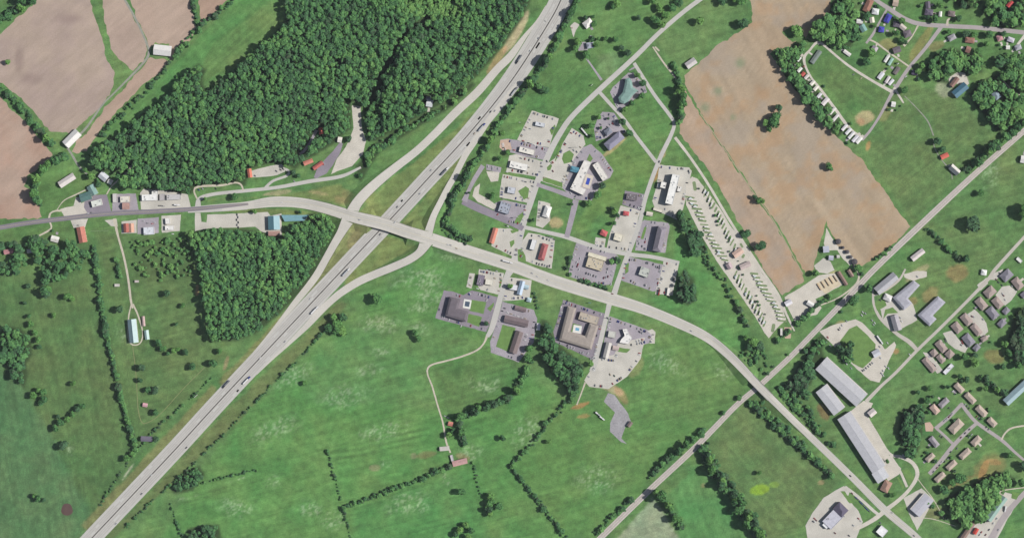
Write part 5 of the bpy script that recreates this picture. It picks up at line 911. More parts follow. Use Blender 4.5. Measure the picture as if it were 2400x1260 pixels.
lone('round tree beside the brown motel wing', (1240,815,10),(1238,838,10)); lone('tree by the petrol canopy south of the cross road', (1196,670,7)); lone('tree at the lawn corner of the charcoal hotel', (1140,757,7)); lone('tree at the south edge of the U-shaped motel', (1384,852,8)); lone('tree on the farm track at the pink hut', (1052,1018,8),(1062,1008,8)); lone('tree in the caravan park clump, west side', (1765,800,13),(1778,810,11),(1755,812,9),(1748,790,7))
lone('round bright tree by the sawdust yard', (1910,640,9)); lone('round bright tree beside the log sheds', (2010,628,11)); lone('tree at the mouth of the railway lane', (2035,675,10)); lone('shade tree below the flats', (2248,1118,14),(2210,1145,12),(2230,1128,9)); lone('tree on the lawn at the right edge below the loop road', (2366,1065,9),(2398,1090,14),(2390,1130,10)); lone('tree by the brown roofed office', (2092,1158,8)); lone('small ornamental tree on the warehouse drive', (2078,1080,6))
lone('large yard tree in the northern town', (2030,40,11),(2040,125,12),(2030,145,11),(2098,80,9),(2112,95,8),(2050,62,5),(1998,60,11),(1990,80,10),(2010,90,9),(2112,50,9),(2120,100,6),(2118,212,9),(2158,155,9),(2150,168,8)); lone('yard tree below the town street', (2262,80,9),(2280,82,8),(2316,82,10),(2350,80,7),(2310,105,8),(2222,76,6),(2290,120,8))
lone('yard tree above the town street', (2190,45,9),(2200,15,9),(2245,45,8),(2256,12,10),(2352,56,8),(2172,42,7)); lone('tree by the barn with dark corner', (368,1027,8),(300,1072,9),(312,1062,8)); lone('tree under the west farm house', (215,412,10),(232,432,8),(288,420,9),(202,398,7)); lone('bush on the verge west of the bridge', (552,461,9),(482,466,5),(704,497,5),(598,496,6))
lone('tree at the edge of the hillside parking', (688,404,8),(672,385,8),(700,412,6)); lone('shrub beside the gravel lot', (818,327,8)); lone('tree by the asphalt strip', (1155,458,8),(1100,452,4)); lone('tree near the petrol station lot', (1190,357,7),(1178,312,7),(1170,372,6))
HR = 'tree in the hedgerow '
row(HR+'at the upper left corner', [(-5,48),(30,28),(80,-8)], 9, 9, 18, 2, pri=1); row(HR+'between the two ploughed fields at left', [(0,200),(40,240),(85,292),(128,342)], 7, 8, 12, 1); row(HR+'curving down the west farm', [(150,366),(112,390),(90,415),(84,450),(92,478)], 9, 9)
row(HR+'along the long green strip', [(240,312),(300,255),(360,195),(400,150),(432,105),(468,64),(505,35),(548,4)], 13, 6.5); row(HR+'between ploughed fields near the top', [(450,-5),(460,30),(465,58)], 11, 6)
row(HR+'running down the west pasture', [(220,575),(230,640),(240,720),(255,800),(272,870),(290,950),(308,1010),(320,1060)], 7.5, 7.2); row('shrub on the fence east of the lower interstate', [(760,775),(700,842),(650,890),(600,940),(545,995),(490,1050),(440,1100),(350,1180),(290,1240)], 15, 4.2, pri=2)
row('shrub on the fence west of the lower interstate', [(500,880),(460,920),(415,962),(360,1010),(300,1085),(230,1190)], 26, 3.4, pri=2); row(HR+'on the short southern fence', [(402,1182),(412,1215),(432,1262)], 8, 4.5, pri=2); row(HR+'on the thin southern fence', [(768,1055),(778,1095),(790,1130),(806,1195),(826,1262)], 11, 3.6, pri=2)
row(HR+'slanting to the pink farm building', [(808,1188),(870,1165),(940,1138),(1000,1115),(1055,1092)], 9, 6); row('bush on the faint slanting fence', [(405,1150),(500,1125),(628,1092)], 20, 3.4, pri=2); row(HR+'climbing to the brown motel', [(1068,980),(1110,962),(1160,945),(1200,928),(1218,900),(1232,870),(1246,846)], 10, 8.5)
row(HR+'by the pink farm hut', [(1078,985),(1082,1010),(1090,1045)], 8, 8); row(HR+'left of the large southern pasture', [(1200,1092),(1225,1125),(1260,1170),(1300,1220),(1332,1262)], 9, 5.5); row(HR+'above the large southern pasture', [(1200,1085),(1240,1045),(1285,990),(1325,942)], 12, 5.5); row('thin hedge between farm and southern pasture', [(1110,1085),(1122,1140),(1130,1185)], 14, 3, pri=2)
row(HR+'along the lower railway', [(1398,1250),(1440,1206),(1485,1166)], 9, 6); row(HR+'on the railway bank by the southern pasture', [(1528,1112),(1562,1075),(1600,1048),(1650,1005)], 9, 7.5); row(HR+'below the railway', [(1540,1152),(1560,1176),(1580,1205),(1600,1235)], 9, 9.5); row('tree in the broad belt running to the bottom edge', [(1645,1045),(1668,1090),(1705,1140),(1742,1195),(1782,1258)], 7, 8.2, 25, 3)
row(HR+'along the cross road beyond the railway bridge', [(1752,940),(1792,978),(1835,1012),(1885,1056),(1950,1112)], 8.5, 7, 9, 1); row('shrub on the bank opposite the long warehouse', [(1810,920),(1850,950),(1880,975),(1930,1025)], 11, 6, 12); row('tree in the strip east of the upper interstate', [(1356,-5),(1342,25),(1322,62),(1304,105),(1278,145),(1250,185),(1215,232),(1190,265),(1165,300),(1140,345),(1112,385),(1085,430),(1062,468),(1052,505),(1050,525),(1075,548),(1105,560)], 8.5, 7.5)
row('shrub on the ramp island', [(1030,455),(1022,475),(1012,500)], 9, 6, pri=2); row(HR+'off the interstate strip', [(1250,192),(1268,205),(1292,218)], 8, 7); row('tree in the row beside the barn lane', [(1580,150),(1590,185),(1598,225),(1594,265),(1592,290)], 8.5, 8.5); row(HR+'on the upper railway bank', [(2266,398),(2306,362),(2346,329),(2402,281)], 7.5, 7.5, 13, 2)
row('bush along the stubble field and railway', [(2018,640),(2060,604),(2105,568),(2132,545)], 9, 4.4, pri=2); row(HR+'crossing the right-hand pasture', [(2172,536),(2200,560),(2230,590),(2268,612)], 9, 5.5); row(HR+'along the railway by the junk yard', [(1880,805),(1905,785),(1940,748),(1985,712),(2010,690)], 9, 8); row('bush on the north side of the railway yard', [(1818,800),(1850,775),(1880,750),(1920,712),(1950,690)], 10, 6)
row('tree along the west fence of the caravan park', [(1612,520),(1640,560),(1660,612),(1690,650),(1722,705),(1752,765)], 13, 6); row('bush in the hedge round the tan restaurant', [(1332,642),(1360,656),(1400,668),(1425,676)], 7, 4.5, pri=2); row('bush in the hedge left of the tan restaurant', [(1348,575),(1338,600),(1330,632)], 7, 5, pri=2); row('bush in the hedge right of the tan restaurant', [(1435,612),(1450,606),(1445,618)], 7, 6, pri=2)
row('bush in the narrow line above the tall hedge', [(1252,685),(1256,700),(1262,724)], 6, 3, pri=2); row('tree in the wooded belt at the edge of the flats', [(2150,950),(2130,990),(2120,1030)], 12, 9); row('tree on the right bank of the east wood', [(2300,885),(2330,905),(2370,930)], 13, 7); row('small tree between the caravan pitches', [(1640,448),(1672,505),(1700,550),(1735,632),(1770,690),(1795,735)], 15, 3, 14, pri=3)
row('shrub in the shopping strip verges', [(1040,520),(1045,545),(1100,575)], 10, 4, pri=2); row('shrub along the drive of the west farm', [(150,372),(165,365)], 8, 6); row('shrub by the drive wood', [(268,560),(275,610),(285,650)], 16, 5, pri=2); row('tree along the lane west of the hollow', [(1340,940),(1345,915),(1352,895)], 9, 8)
row('bush behind the supermarket', [(1600,520),(1590,500),(1606,545)], 9, 8); row('tree south of the scrap yard', [(1965,820),(1990,842),(1985,800)], 14, 8); row('bush at the edge of the creek meadow', [(2160,1170),(2205,1200),(2225,1220)], 26, 5, pri=2)
row(HR+'on the far bank of the upper railway', [(2300,392),(2345,350),(2400,300)], 16, 6); row('bush along the railway west of the bridge', [(1690,975),(1720,945),(1750,915)], 8, 5.5, pri=2); row('bush between road and railway east of the bridge', [(1800,875),(1840,840),(1870,812)], 8, 6.5)
YARD = [(x, y) for o, lb, g, x, y in REG if o.name.split('.')[0] in ('house', 'apartment_block', 'mobile_home')]
for x, y in YARD:                                          # garden bushes round the houses
    for k in range(random.choice((2, 3, 4, 5))):
        a = random.uniform(0, 6.28); q = random.uniform(11, 20); px, py = x+q*math.cos(a), y+q*math.sin(a); i_, k_ = int(min(max(py/2, 0), AV.shape[0]-1)), int(min(max(px/2, 0), AV.shape[1]-1))
        if not AV[i_, k_]: TREES.append((px, py, random.uniform(2.6, 5.2), 'garden bush', 'garden bush', 3))
TREES = [t for t in TREES if t[2] > 1.8 and (t[5] == 0 or not AVR[int(min(max(t[1]/2, 0), AV.shape[0]-1)), int(min(max(t[0]/2, 0), AV.shape[1]-1))])]
iso = sorted([t for t in TREES if t[5] == 0], key=lambda t: -t[2]); hed = sorted([t for t in TREES if t[5] > 0], key=lambda t: (t[5], -t[2]))
single = (iso+hed)[:300]; rest = (iso+hed)[300:]
for i, (x, y, r, lb, g, pr_) in enumerate(single):
    nm = 'shrub' if r < 4.6 else 'tree'; rr = r*S; hz_ = rr*(random.uniform(1.05, 1.35) if pr_ else random.uniform(.62, .76) if r > 10 else random.uniform(.82, 1.02) if r > 6 else random.uniform(.95, 1.2))
    o = add(nm, None, loc=W(x, y, float(hill(x, y))), rz=random.uniform(0, 6.28), sc=(rr, rr*random.uniform(.9, 1.1), hz_))
    add('trunk', TRUNKS[i % 3], None, o); add('crown', CROWNS[i % 7], None, o); tag(o, lb, 'shrub' if nm == 'shrub' else 'tree', g, x, y)
# woods that read as one mass, and the hedge trees too many to single out
LOWC = [crown_arrays(96, .26, 90+i, 5, .5) for i in range(10)]
def canopy(name, T):
    V = []; tint = []
    for x, y, r, t, hs in T:
        c = LOWC[random.randrange(10)]; a = random.uniform(0, 6.28); ca, sa = math.cos(a), math.sin(a); rr = r*S; bx, by, _ = W(x, y); z0 = float(hill(x, y))
        q = np.empty_like(c); q[:, 0] = (c[:, 0]*ca-c[:, 1]*sa)*rr+bx; q[:, 1] = (c[:, 0]*sa+c[:, 1]*ca)*rr+by; q[:, 2] = (c[:, 2]*.75)*rr+hs+z0; V.append(q); tint.append(np.full(len(c), t))
    V = np.concatenate(V); me = np_mesh(name, V, np_quads(V)); me.materials.append(M_WOOD); at = me.attributes.new("tint", 'FLOAT', 'POINT'); at.data.foreach_set("value", np.concatenate(tint).astype(np.float32)); return me
def wood_trees(poly, sp, rad, hgt, dens=1.0, tlo=.1, thi=.7, key=''):
    xs = [p[0] for p in poly]; ys = [p[1] for p in poly]; x0, x1, y0, y1 = max(-14, min(xs)), min(2414, max(xs)), max(-14, min(ys)), min(1274, max(ys))
    X, Y = np.meshgrid(np.arange(x0, x1, sp), np.arange(y0, y1, sp*.87)); X = X+(np.arange(X.shape[0]) % 2)[:, None]*sp/2; X = X.ravel(); Y = Y.ravel(); n = len(X)
    X = X+rng.uniform(-.48, .48, n)*sp; Y = Y+rng.uniform(-.48, .48, n)*sp; k = (rng.random(n) < dens) & ((fbm(X/16, Y/16, 33, 2) > .20) | (sp > 8)) & (sdist(X, Y, poly) > rad*.5)
    k &= ~AV[np.clip(Y/2, 0, AV.shape[0]-1).astype(int), np.clip(X/2, 0, AV.shape[1]-1).astype(int)]; X, Y = X[k], Y[k]; n = len(X)
    big = fbm(X/60, Y/60, 12, 3); r = rad*1.1*rng.choice((.55, .7, .85, 1.0, 1.15, 1.35, 1.75), n)*rng.uniform(.88, 1.12, n); h = hgt*rng.uniform(.9, 1.1, n)*(.8+.4*big)*(.82+.18*r/rad)
    if key == 'knob': h = np.where((X > 840) & ((Y-290)+(X-850)*1.72 > 0) & (X < 1240) & (Y < 215), h*1.4, np.where((X > 845) & (X < 900) & (Y > 230), h*.6, h))
    t = np.clip(tlo+(thi-tlo)*(.62*rng.random(n)+.38*np.clip((big-.25)*2, 0, 1)), 0, 1)
    if key == 'knob':
        q = (1-sm(20, 60, np.hypot((X-1010)*.55, Y-10))); t = np.clip(t+.5*q, 0, 1); h = h*(1-.55*q)
    return list(zip(X, Y, r, t, h))
avoid(pts=[(858,262),(900,165),(950,82),(1000,42)], wd=13, grow=0); avoid(pts=[(757,205),(752,250),(750,300)], wd=9, grow=0)
WP = {'scrub one': (10, 4.5, 3, .6, .3, .9), 'scrub two': (10, 5, 4, .65, .2, .9), 'scrub three': (9, 5.5, 6, .8, .1, .7), 'scrub four': (9, 4.8, 4, .7, .2, .8), 'knob': (6.2, 4.1, 18, 1, .1, .9), 'spur': (8, 4.6, 6, .9, .3, 1), 'ramp wood': (6.3, 4.1, 15, 1, .2, .95), 'west wood': (10, 5.8, 13, .8, .1, .8), 'drive wood': (9, 4.2, 3.5, .5, .4, 1), 'copse': (9, 5.5, 12, 1, .1, .8), 'dark clump': (9, 6.5, 13, 1, 0, .4), 'park clump': (9, 6, 11, 1, .1, .5), 'field edge': (8.5, 5.8, 11, 1, .4, .95), 'hollow': (9, 6.2, 14, 1, .15, .7), 'creek wood': (9, 7, 12, 1, .55, 1), 'barn wood': (9.5, 7, 11, .95, .4, .95), 'east wood': (10, 7.3, 11, .85, .4, 1), 'town wood': (10, 7.3, 11, .9, .4, 1), 'north wood': (10, 7.3, 11, .85, .35, .95), 'north wood two': (11, 7, 11, .7, .3, .9), 'house wood': (11, 7, 10, .6, .2, .9), 'rail wood': (9.5, 6.5, 9, .9, .05, .5), 'mill wood': (9.5, 6, 10, 1, .1, .6), 'edge wood': (10, 6.5, 12, 1, 0, .45), 'fence copse': (9, 5, 7, .9, .1, .6), 'south copse': (10, 6.5, 10, .9, .1, .6)}
for k, poly in WOODS.items():
    sp, rad, hgt, dens, tl, th = WP[k]; T = wood_trees(poly, sp, rad, hgt, dens, tl, th, k)
    if not T: continue
    o = add('woodland', canopy('woodland', T), None); o['kind'] = 'stuff'
if rest:
    o = add('hedge_trees', canopy('hedge_trees', [(x, y, r, random.uniform(.1, .75), max(1.2, r*S*.95)) for x, y, r, *_ in rest])); o['kind'] = 'stuff'
# ------------------------------------------------------------------ vehicles
PAINT = {'white': A(236,236,236), 'silver': A(188,190,194), 'grey': A(118,120,126), 'black': A(52,52,58), 'red': A(176,44,44), 'blue': A(60,70,150), 'tan': A(190,172,146), 'green': A(70,98,80), 'maroon': A(120,40,48)}
PM = {k: mat("car paint "+k, v, .3, .03, .5, spec=.5) for k, v in PAINT.items()}
M_TYRE = mat("tyre rubber", (.02, .02, .022), .9, .1, 1.0); M_CG = mat("tinted car glass", (.02, .025, .03), .1, .05, 1.0, spec=.6); M_CHR = mat("truck steel", A(150,150,152), .5, .1, .5, metal=.5)
ME_WH = MB().wheel(0, -.12, .12, .34).mesh("wheel", M_TYRE); ME_TW = MB().wheel(0, -.3, .3, .52).mesh("wheel", M_TYRE)
CAR = {}
def car_meshes(k, pick):
    if (k, pick) not in CAR:
        if pick:
            body = MB().prism_y([(-2.7,.45),(2.6,.45),(2.7,.75),(2.65,1.0),(1.35,1.15),(.9,1.15),(-.6,1.15),(-.62,.75),(-2.6,.75),(-2.62,1.12),(-2.72,1.12)], -.95, .95).mesh("body", PM[k]); cab = MB().prism_y([(-.6,1.15),(1.3,1.15),(.7,1.72),(-.5,1.72)], -.82, .82).mesh("cabin", M_CG); top = MB().box(-.52, .68, -.78, .78, 1.72, 1.78).mesh("roof", PM[k])
        else:
            body = MB().prism_y([(-2.25,.3),(2.2,.3),(2.35,.55),(2.25,.8),(1.1,.98),(-1.7,1.0),(-2.3,.95),(-2.35,.6)], -.9, .9).mesh("body", PM[k]); cab = MB().prism_y([(-1.75,.98),(1.15,.98),(.35,1.46),(-1.15,1.46)], -.76, .76).mesh("cabin", M_CG); top = MB().box(-1.12, .32, -.72, .72, 1.46, 1.5).mesh("roof", PM[k])
        CAR[(k, pick)] = (body, cab, top)
    return CAR[(k, pick)]
def zat(x, y):
    if min(math.hypot(p[0]-x, p[1]-y)-p[2]/2 for p in CD) < 0: return zr(x)+.33
    return .28
def car(x, y, ang, k, place, pick=False, z=None):
    o = add('pickup_truck' if pick else 'car', None, loc=W(x, y, zat(x, y) if z is None else z), rz=-R(ang)); b, c, t = car_meshes(k, pick)
    add('body', b, None, o); add('cabin', c, None, o); add('roof', t, None, o)
    for px in (-1.4, 1.4) if not pick else (-1.7, 1.75):
        for py in (-.82, .82): add('wheel', ME_WH, None, o, (px, py, 0))
    tag(o, '%s %s %s' % (k, 'pickup' if pick else 'car', place), 'pickup' if pick else 'car', ('pickups ' if pick else 'cars ')+place, x, y)
TR = {}
def truck(x, y, ang, k, tk, label, rigid=False):
    o = add('box_truck' if rigid else 'semi_truck', None, loc=W(x, y, zat(x, y)), rz=-R(ang))
    key = (k, tk, rigid)
    if key not in TR:
        x0 = 4.2 if not rigid else 1.6; bl = 10.6 if not rigid else 3.6
        TR[key] = (MB().prism_y([(x0,1.0),(x0+5.6,1.0),(x0+5.7,1.9),(x0+3.9,2.1),(x0+3.6,3.3),(x0+.4,3.75),(x0,3.7)], -1.2, 1.2).mesh("cab", PM[k]), MB().prism_y([(x0+3.62,2.15),(x0+3.95,2.12),(x0+3.64,3.2),(x0+3.5,3.2)], -1.05, 1.05).mesh("windscreen", M_CG),
                   MB().box(-bl if not rigid else -4.6, x0-.7, -1.28, 1.28, 1.15, 4.05).mesh("trailer", PM[tk]), MB().box(-bl+.4 if not rigid else -4.4, x0+4.6, -.45, .45, .75, 1.1).mesh("chassis", M_CHR))
    c, wsc, tr, ch = TR[key]; add('chassis', ch, None, o); cb = add('cab', c, None, o); add('windscreen', wsc, None, cb); add('cargo_box' if rigid else 'trailer', tr, None, o)
    for px in ((8.6, 4.9, 3.7, -8.2, -9.4) if not rigid else (5.8, -2.8)):
        for py in (-.98, .98): add('wheel', ME_TW, None, o, (px, py, 0))
    tag(o, label, 'truck', None, x, y)
def rdir(x, y, P3=ID):
    i = min(range(len(P3)-1), key=lambda q: (P3[q][0]-x)**2+(P3[q][1]-y)**2); t = (P3[i+1]-P3[i])[:2]; return math.degrees(math.atan2(t[1], t[0]))
for x, y, k, tk, lb in ((1216,140,'black','grey','dark semi truck heading south on the upper interstate'),(1130,298,'blue','silver','semi truck northbound just above the ramp merge'),(1206,214,'grey','silver','grey semi truck northbound near the top of the interstate'),(1043,401,'white','grey','semi truck northbound halfway between bridge and merge'),
 (579,890,'blue','white','white semi truck northbound on the lower interstate'),(530,900,'black','grey','dark semi truck southbound on the lower interstate'),(738,726,'white','white','white semi truck northbound by the ramp island'),(812,637,'white','silver','semi truck northbound just south of the bridge')):
    north = x > np.interp(y, [p[1] for p in ID], [p[0] for p in ID]); truck(x, y, rdir(x, y)+(180 if north else 0), k, tk, lb)
truck(1190, 613, 16, 'white', 'white', 'white semi truck crossing the junction on the cross road')
truck(1400, 968, 40, 'silver', 'white', 'upper white box truck parked in the grass', True); truck(1410, 978, 40, 'white', 'white', 'lower white box truck parked in the grass', True)
truck(1370, 310, 50, 'white', 'white', 'white semi truck parked on the concrete apron by the slate hotel'); truck(2356, 1190, 100, 'white', 'white', 'white box truck in front of the faded green roof', True)
truck(2062, 796, 55, 'white', 'white', 'white semi trailer beside the junk yard loop'); truck(1545, 683, 100, 'red', 'maroon', 'red box truck at the south end of the concrete apron', True); truck(2118, 1068, 52, 'grey', 'silver', 'grey truck parked at the east end of the warehouse yard', True); truck(414, 480, 0, 'white', 'white', 'white box truck on the concrete lot below the knob wood', True)
for x, y, k in ((931,485,'grey'),(1010,399,'silver'),(984,454,'silver'),(437,1048,'black'),(332,1156,'grey'),(272,1226,'silver'),(926,521,'white'),(891,549,'grey'),(1262,90,'silver'),(1112,313,'tan'),(668,800,'silver'),(727,700,'white'),(1150,262,'black'),(1160,260,'silver'),(610,838,'white'),(355,1112,'white'),(1242,120,'white')):
    north = x > np.interp(y, [p[1] for p in ID], [p[0] for p in ID]); car(x, y, rdir(x, y)+(180 if north else 0), k, 'driving on the interstate')
for x, y, k in ((843,515,'silver'),(825,489,'grey'),(1247,640,'silver'),(1259,647,'white'),(1285,656,'white'),(1208,597,'grey'),(1212,596,'silver'),(1435,688,'maroon'),(1050,573,'white'),(1056,574,'silver'),(1620,775,'silver'),(1993,1114,'black'),(2142,1254,'grey'),(1070,582,'tan'),(660,474,'white')): car(x, y, rdir(x, y, CD)+random.choice((0, 180)), k, 'on the cross road')
def lot(place, ang, s):
    for t in s.split(): x, y, k = t.split(','); car(float(x), float(y), ang+random.uniform(-4, 4), {'w': 'white', 's': 'silver', 'g': 'grey', 'k': 'black', 'r': 'red', 'b': 'blue', 't': 'tan', 'm': 'maroon', 'e': 'green'}[k[0]], place, len(k) > 1)
lot('parked below the long red restaurant roof', 105, '1258,617,k 1264,619,g 1271,620,k 1277,622,s 1283,624,g')
lot('parked behind the long red restaurant roof', 16, '1264,553,g 1282,554,k 1288,556,g 1294,558,s 1299,561,k')
lot('parked round the tan restaurant', 106, '1352,615,w 1355,619,r 1353,624,m 1360,606,w 1357,632,w 1374,640,k 1380,642,g 1386,644,w 1391,646,k 1398,648,s 1415,651,m 1420,650,s 1425,648,m 1423,638,w 1424,630,g 1432,666,w 1405,662,s 1343,625,s 1350,648,s')
lot('parked in the lot of the white-rimmed restaurant', 106, '1476,609,k 1479,658,k 1511,668,g 1514,669,w 1541,626,k 1546,628,g 1538,625,s 1542,663,r 1543,668,w 1586,619,s 1582,634,w 1490,665,s')
lot('parked at the grey three-storey motel', 106, '1498,571,s 1505,577,g 1512,567,r 1516,530,w 1528,521,s 1515,560,w 1536,522,s')
lot('parked by the huge white hall', 104, '1597,395,k 1602,396,w 1614,401,k 1616,405,s 1545,379,k 1559,490,s 1566,502,w 1550,497,k')
lot('parked at the white L-shaped motel', 60, '1431,398,k 1338,452,w 1341,378,g 1329,412,s 1296,401,m 1282,378,k 1345,352,s 1352,356,g')
lot('parked in the hotel lot with the grey-green roof', 45, '1441,222,w 1484,172,g 1513,212,s 1496,215,s 1453,240,s 1448,246,w 1455,253,s 1505,210,k 1478,186,s')
lot('parked in the slate-roofed hotel lot', 45, '1408,292,g 1404,300,k 1430,292,s 1436,290,r 1410,308,s 1424,298,g 1416,272,s 1440,285,w')
lot('parked at the northern petrol station lot', 12, '1243,302,s 1226,330,r 1228,333,g 1239,335,k 1246,337,s 1253,340,w 1205,352,r 1221,371,g')
lot('parked by the shops along the western business street', 14, '1188,403,w 1206,380,g 1195,379,m 1226,424,s 1232,426,g 1190,530,w 1187,529,k 1177,464,g 1238,392,k 1222,462,s')
lot('parked at the purple roofed diner', 14, '1147,632,k 1164,635,s 1134,645,w 1141,632,s 1119,676,w 1160,652,t')
lot('parked along the brown roofed motel', 14, '1183,722,k 1190,732,w 1198,735,t 1206,738,s 1214,741,w 1222,744,s 1231,746,t 1234,783,w 1232,788,g 1230,796,w 1243,792,b 1243,803,t')
lot('parked at the charcoal hotel', 105, '1141,703,w 1081,764,w 1036,742,s 1042,742,w 1030,725,g')
lot('parked round the U-shaped motel', 106, '1315,720,ww 1378,828,w 1399,786,g 1313,804,s 1360,826,s 1332,815,s 1330,705,k 1384,840,s')
lot('parked on the south restaurant lot', 60, '1499,777,k 1505,780,s 1503,772,g 1417,840,w 1430,877,t 1440,880,e 1526,800,s 1424,745,g')
lot('parked on the west roadside lots', 5, '374,482,k 378,482,k 383,483,g 411,482,k 176,527,w 183,528,g 236,470,s 206,500,s 215,498,g 299,488,s 336,518,s 346,523,g 357,524,r 362,521,s 388,526,k 405,548,w 240,505? ,s'.replace(' 240,505? ,s', ''))
lot('in the dark line across the truck lot', 88, '556,503,k 558,509,g 555,515,k 559,521,k 556,527,g 559,533,k')
lot('on the hillside parking lot', 40, '658,398,k 664,396,k 648,401,g 598,412,g')
lot('parked by the wooded gully', 45, '703,364,m 757,385,r 760,383,s 741,396,k 690,425,s 466,445,b 475,442,s 506,442,k')
lot('in the dealer row beside the cross road', 42, '1997,1155,m 2006,1165,b 2011,1169,g 2016,1175,b 2020,1179,b 2025,1184,g 2029,1189,b 2033,1193,b 2038,1197,g')
lot('parked round the slate showroom', 40, '1909,1214,r 1913,1218,m 1906,1221,k 1909,1221,w 1957,1248,m 1990,1254,k 1978,1208,s 2012,1214,r 2018,1220,w 2000,1230,s 2063,1224,g')
lot('parked in the junk yard', 50, '1970,768,w 1966,772,k 1974,762,w 1984,752,s 2022,731,w 2028,734,s 2020,738,w 2044,750,s 2050,756,w 2047,760,s 2058,790,w 2080,803,w 2062,812,s 2064,838,w 2045,850,s 2040,853,g 2036,858,s 2030,862,g 2026,866,s 2022,868,g 2076,858,w 2082,862,w 2070,868,w 2066,874,s 2070,879,w 1977,845,s 1984,852,w 1995,862,s 1940,790,r 1936,800,s 1946,810,w 2132,830,w 1998,776? ,s'.replace(' 1998,776? ,s', ''))
lot('parked in the first subdivision court', 45, '2343,640,k 2335,655,m 2340,661,k 2348,668,k 2352,692,m 2356,702,w 2350,688,w 2314,676,k 2372,670,s')
lot('parked in the second subdivision court', 45, '2284,722,k 2298,718,g 2278,741,m 2282,742,s 2268,737,s 2304,748,s')
lot('parked in the third subdivision court', 45, '2254,799,r 2256,804,r 2253,808,g 2215,794,k 2217,799,g 2206,798,w 2240,778,k 2213,806,w')
lot('parked in the fourth subdivision court', 45, '2181,847,k 2186,852,m 2191,856,k 2193,861,s')
lot('parked along the loop of flats', -45, '2232,968,s 2228,972,g 2224,976,m 2219,981,s 2214,985,s 2272,1005,k 2262,1014,k 2252,1024,m 2277,1018,s 2272,1024,s 2243,1050,g 2228,1058,k 2222,1074,s 2214,1081,k 2208,1081,w 2202,1089,k 2196,1095,m 2188,1104,g 2190,1082,k 2262,947,s 2267,951,g 2271,956,k 2289,975,m 2294,979,g 2312,1000,k 2317,1005,g 2204,1020,g 2208,1023,k 2233,916,w 2239,922,w 2224,955,k')
lot('parked in the pale lower right yard', -50, '2345,1171,r 2340,1240,s 2318,1240,k 2300,1246,r 2296,1252,s 2310,1252,m 2328,1225,w 2336,1214,s')
lot('parked in the town lanes', -30, '2040,22,s 1920,103,w 2000,175,g 2018,184,t 2123,180,w 2150,182,w 2230,46,k 2237,38,w 1884,156,r 1988,112,s 2104,150,w 2182,25,w 2202,12,w 2238,62? ,k'.replace(' 2238,62? ,k', ''))
lot('parked near the grey metal halls', 40, '2063,703,k 2113,752,w 2110,744,s 2150,648,s')
lot('parked on the farms', 10, '1043,974,s 1050,978,w 1385,85,s 1340,66,t 2086,240? ,s'.replace(' 2086,240? ,s', ''))
# bay markings round the business lots, and the many cars that fill them as one mass
bv = []; bf = []; cv = []; cf = []; cm_ = []; KEYS = list(PM); CARXY = [(x, y) for o, lb, g, x, y in REG if o.name.split('.')[0] in ('car', 'semi_truck', 'box_truck', 'pickup_truck')]
def joined_car(x, y, ang, k):
    ca, sa = math.cos(-R(ang)), math.sin(-R(ang)); gx_, gy_, _ = W(x, y)
    for me, slot in zip(car_meshes(k, False), (KEYS.index(k), len(KEYS), KEYS.index(k))):
        b0 = len(cv); cv.extend([(gx_+v.co.x*ca-v.co.y*sa, gy_+v.co.x*sa+v.co.y*ca, .2+v.co.z) for v in me.vertices])
        for q in me.polygons: cf.append([b0+i for i in q.vertices]); cm_.append(slot)
for kind_, poly in LOTS:
    cx, cy = sum(p[0] for p in poly)/len(poly), sum(p[1] for p in poly)/len(poly)
    if len(poly) < 4 or not (1010 < cx < 1620 and 160 < cy < 900) or kind_ not in 'ADC': continue
    for inset_ in (5.0,):
        for (x0, y0), (x1, y1) in zip(poly, poly[1:]+poly[:1]):
            L_ = math.hypot(x1-x0, y1-y0)
            if L_ < 22: continue
            u = ((x1-x0)/L_, (y1-y0)/L_); nn = (-u[1], u[0])
            if float(sdist(np.array([(x0+x1)/2+nn[0]*3]), np.array([(y0+y1)/2+nn[1]*3]), poly)[0]) < 0: nn = (u[1], -u[0])
            t_ = 6.0
            while t_ < L_-6:
                px, py = x0+u[0]*t_+nn[0]*inset_, y0+u[1]*t_+nn[1]*inset_; t_ += 3.3
                if min(float(sdist(np.array([px]), np.array([py]), q)[0])*-1 for q in BFP if abs(q[0][0]-px) < 90 and abs(q[0][1]-py) < 90) < 4.5: continue
                b0 = len(bv); h = 2.6
                for s_, w_ in ((-h, -.1), (-h, .1), (h, .1), (h, -.1)): bv.append(W(px+u[0]*(w_-1.6)+nn[0]*s_, py+u[1]*(w_-1.6)+nn[1]*s_, .175))
                bf.append([b0, b0+1, b0+2, b0+3])
                if random.random() < .30 and min(math.hypot(px-a_, py-b_) for a_, b_ in CARXY) > 5: joined_car(px, py, math.degrees(math.atan2(nn[1], nn[0]))+random.choice((0, 180)), random.choice(('white', 'silver', 'grey', 'black', 'silver', 'white', 'red', 'blue', 'tan')))
structure(add('bay_markings', mesh('bay_markings', bv, bf), WHITE_P))
pm_ = mesh('parked_cars', cv, cf)
for k in KEYS: pm_.materials.append(PM[k])
pm_.materials.append(M_CG); pm_.polygons.foreach_set('material_index', cm_); po = add('parked_cars', pm_); po['kind'] = 'stuff'; po['label'] = 'further cars parked round the edges of the business lots'; po['category'] = 'cars'
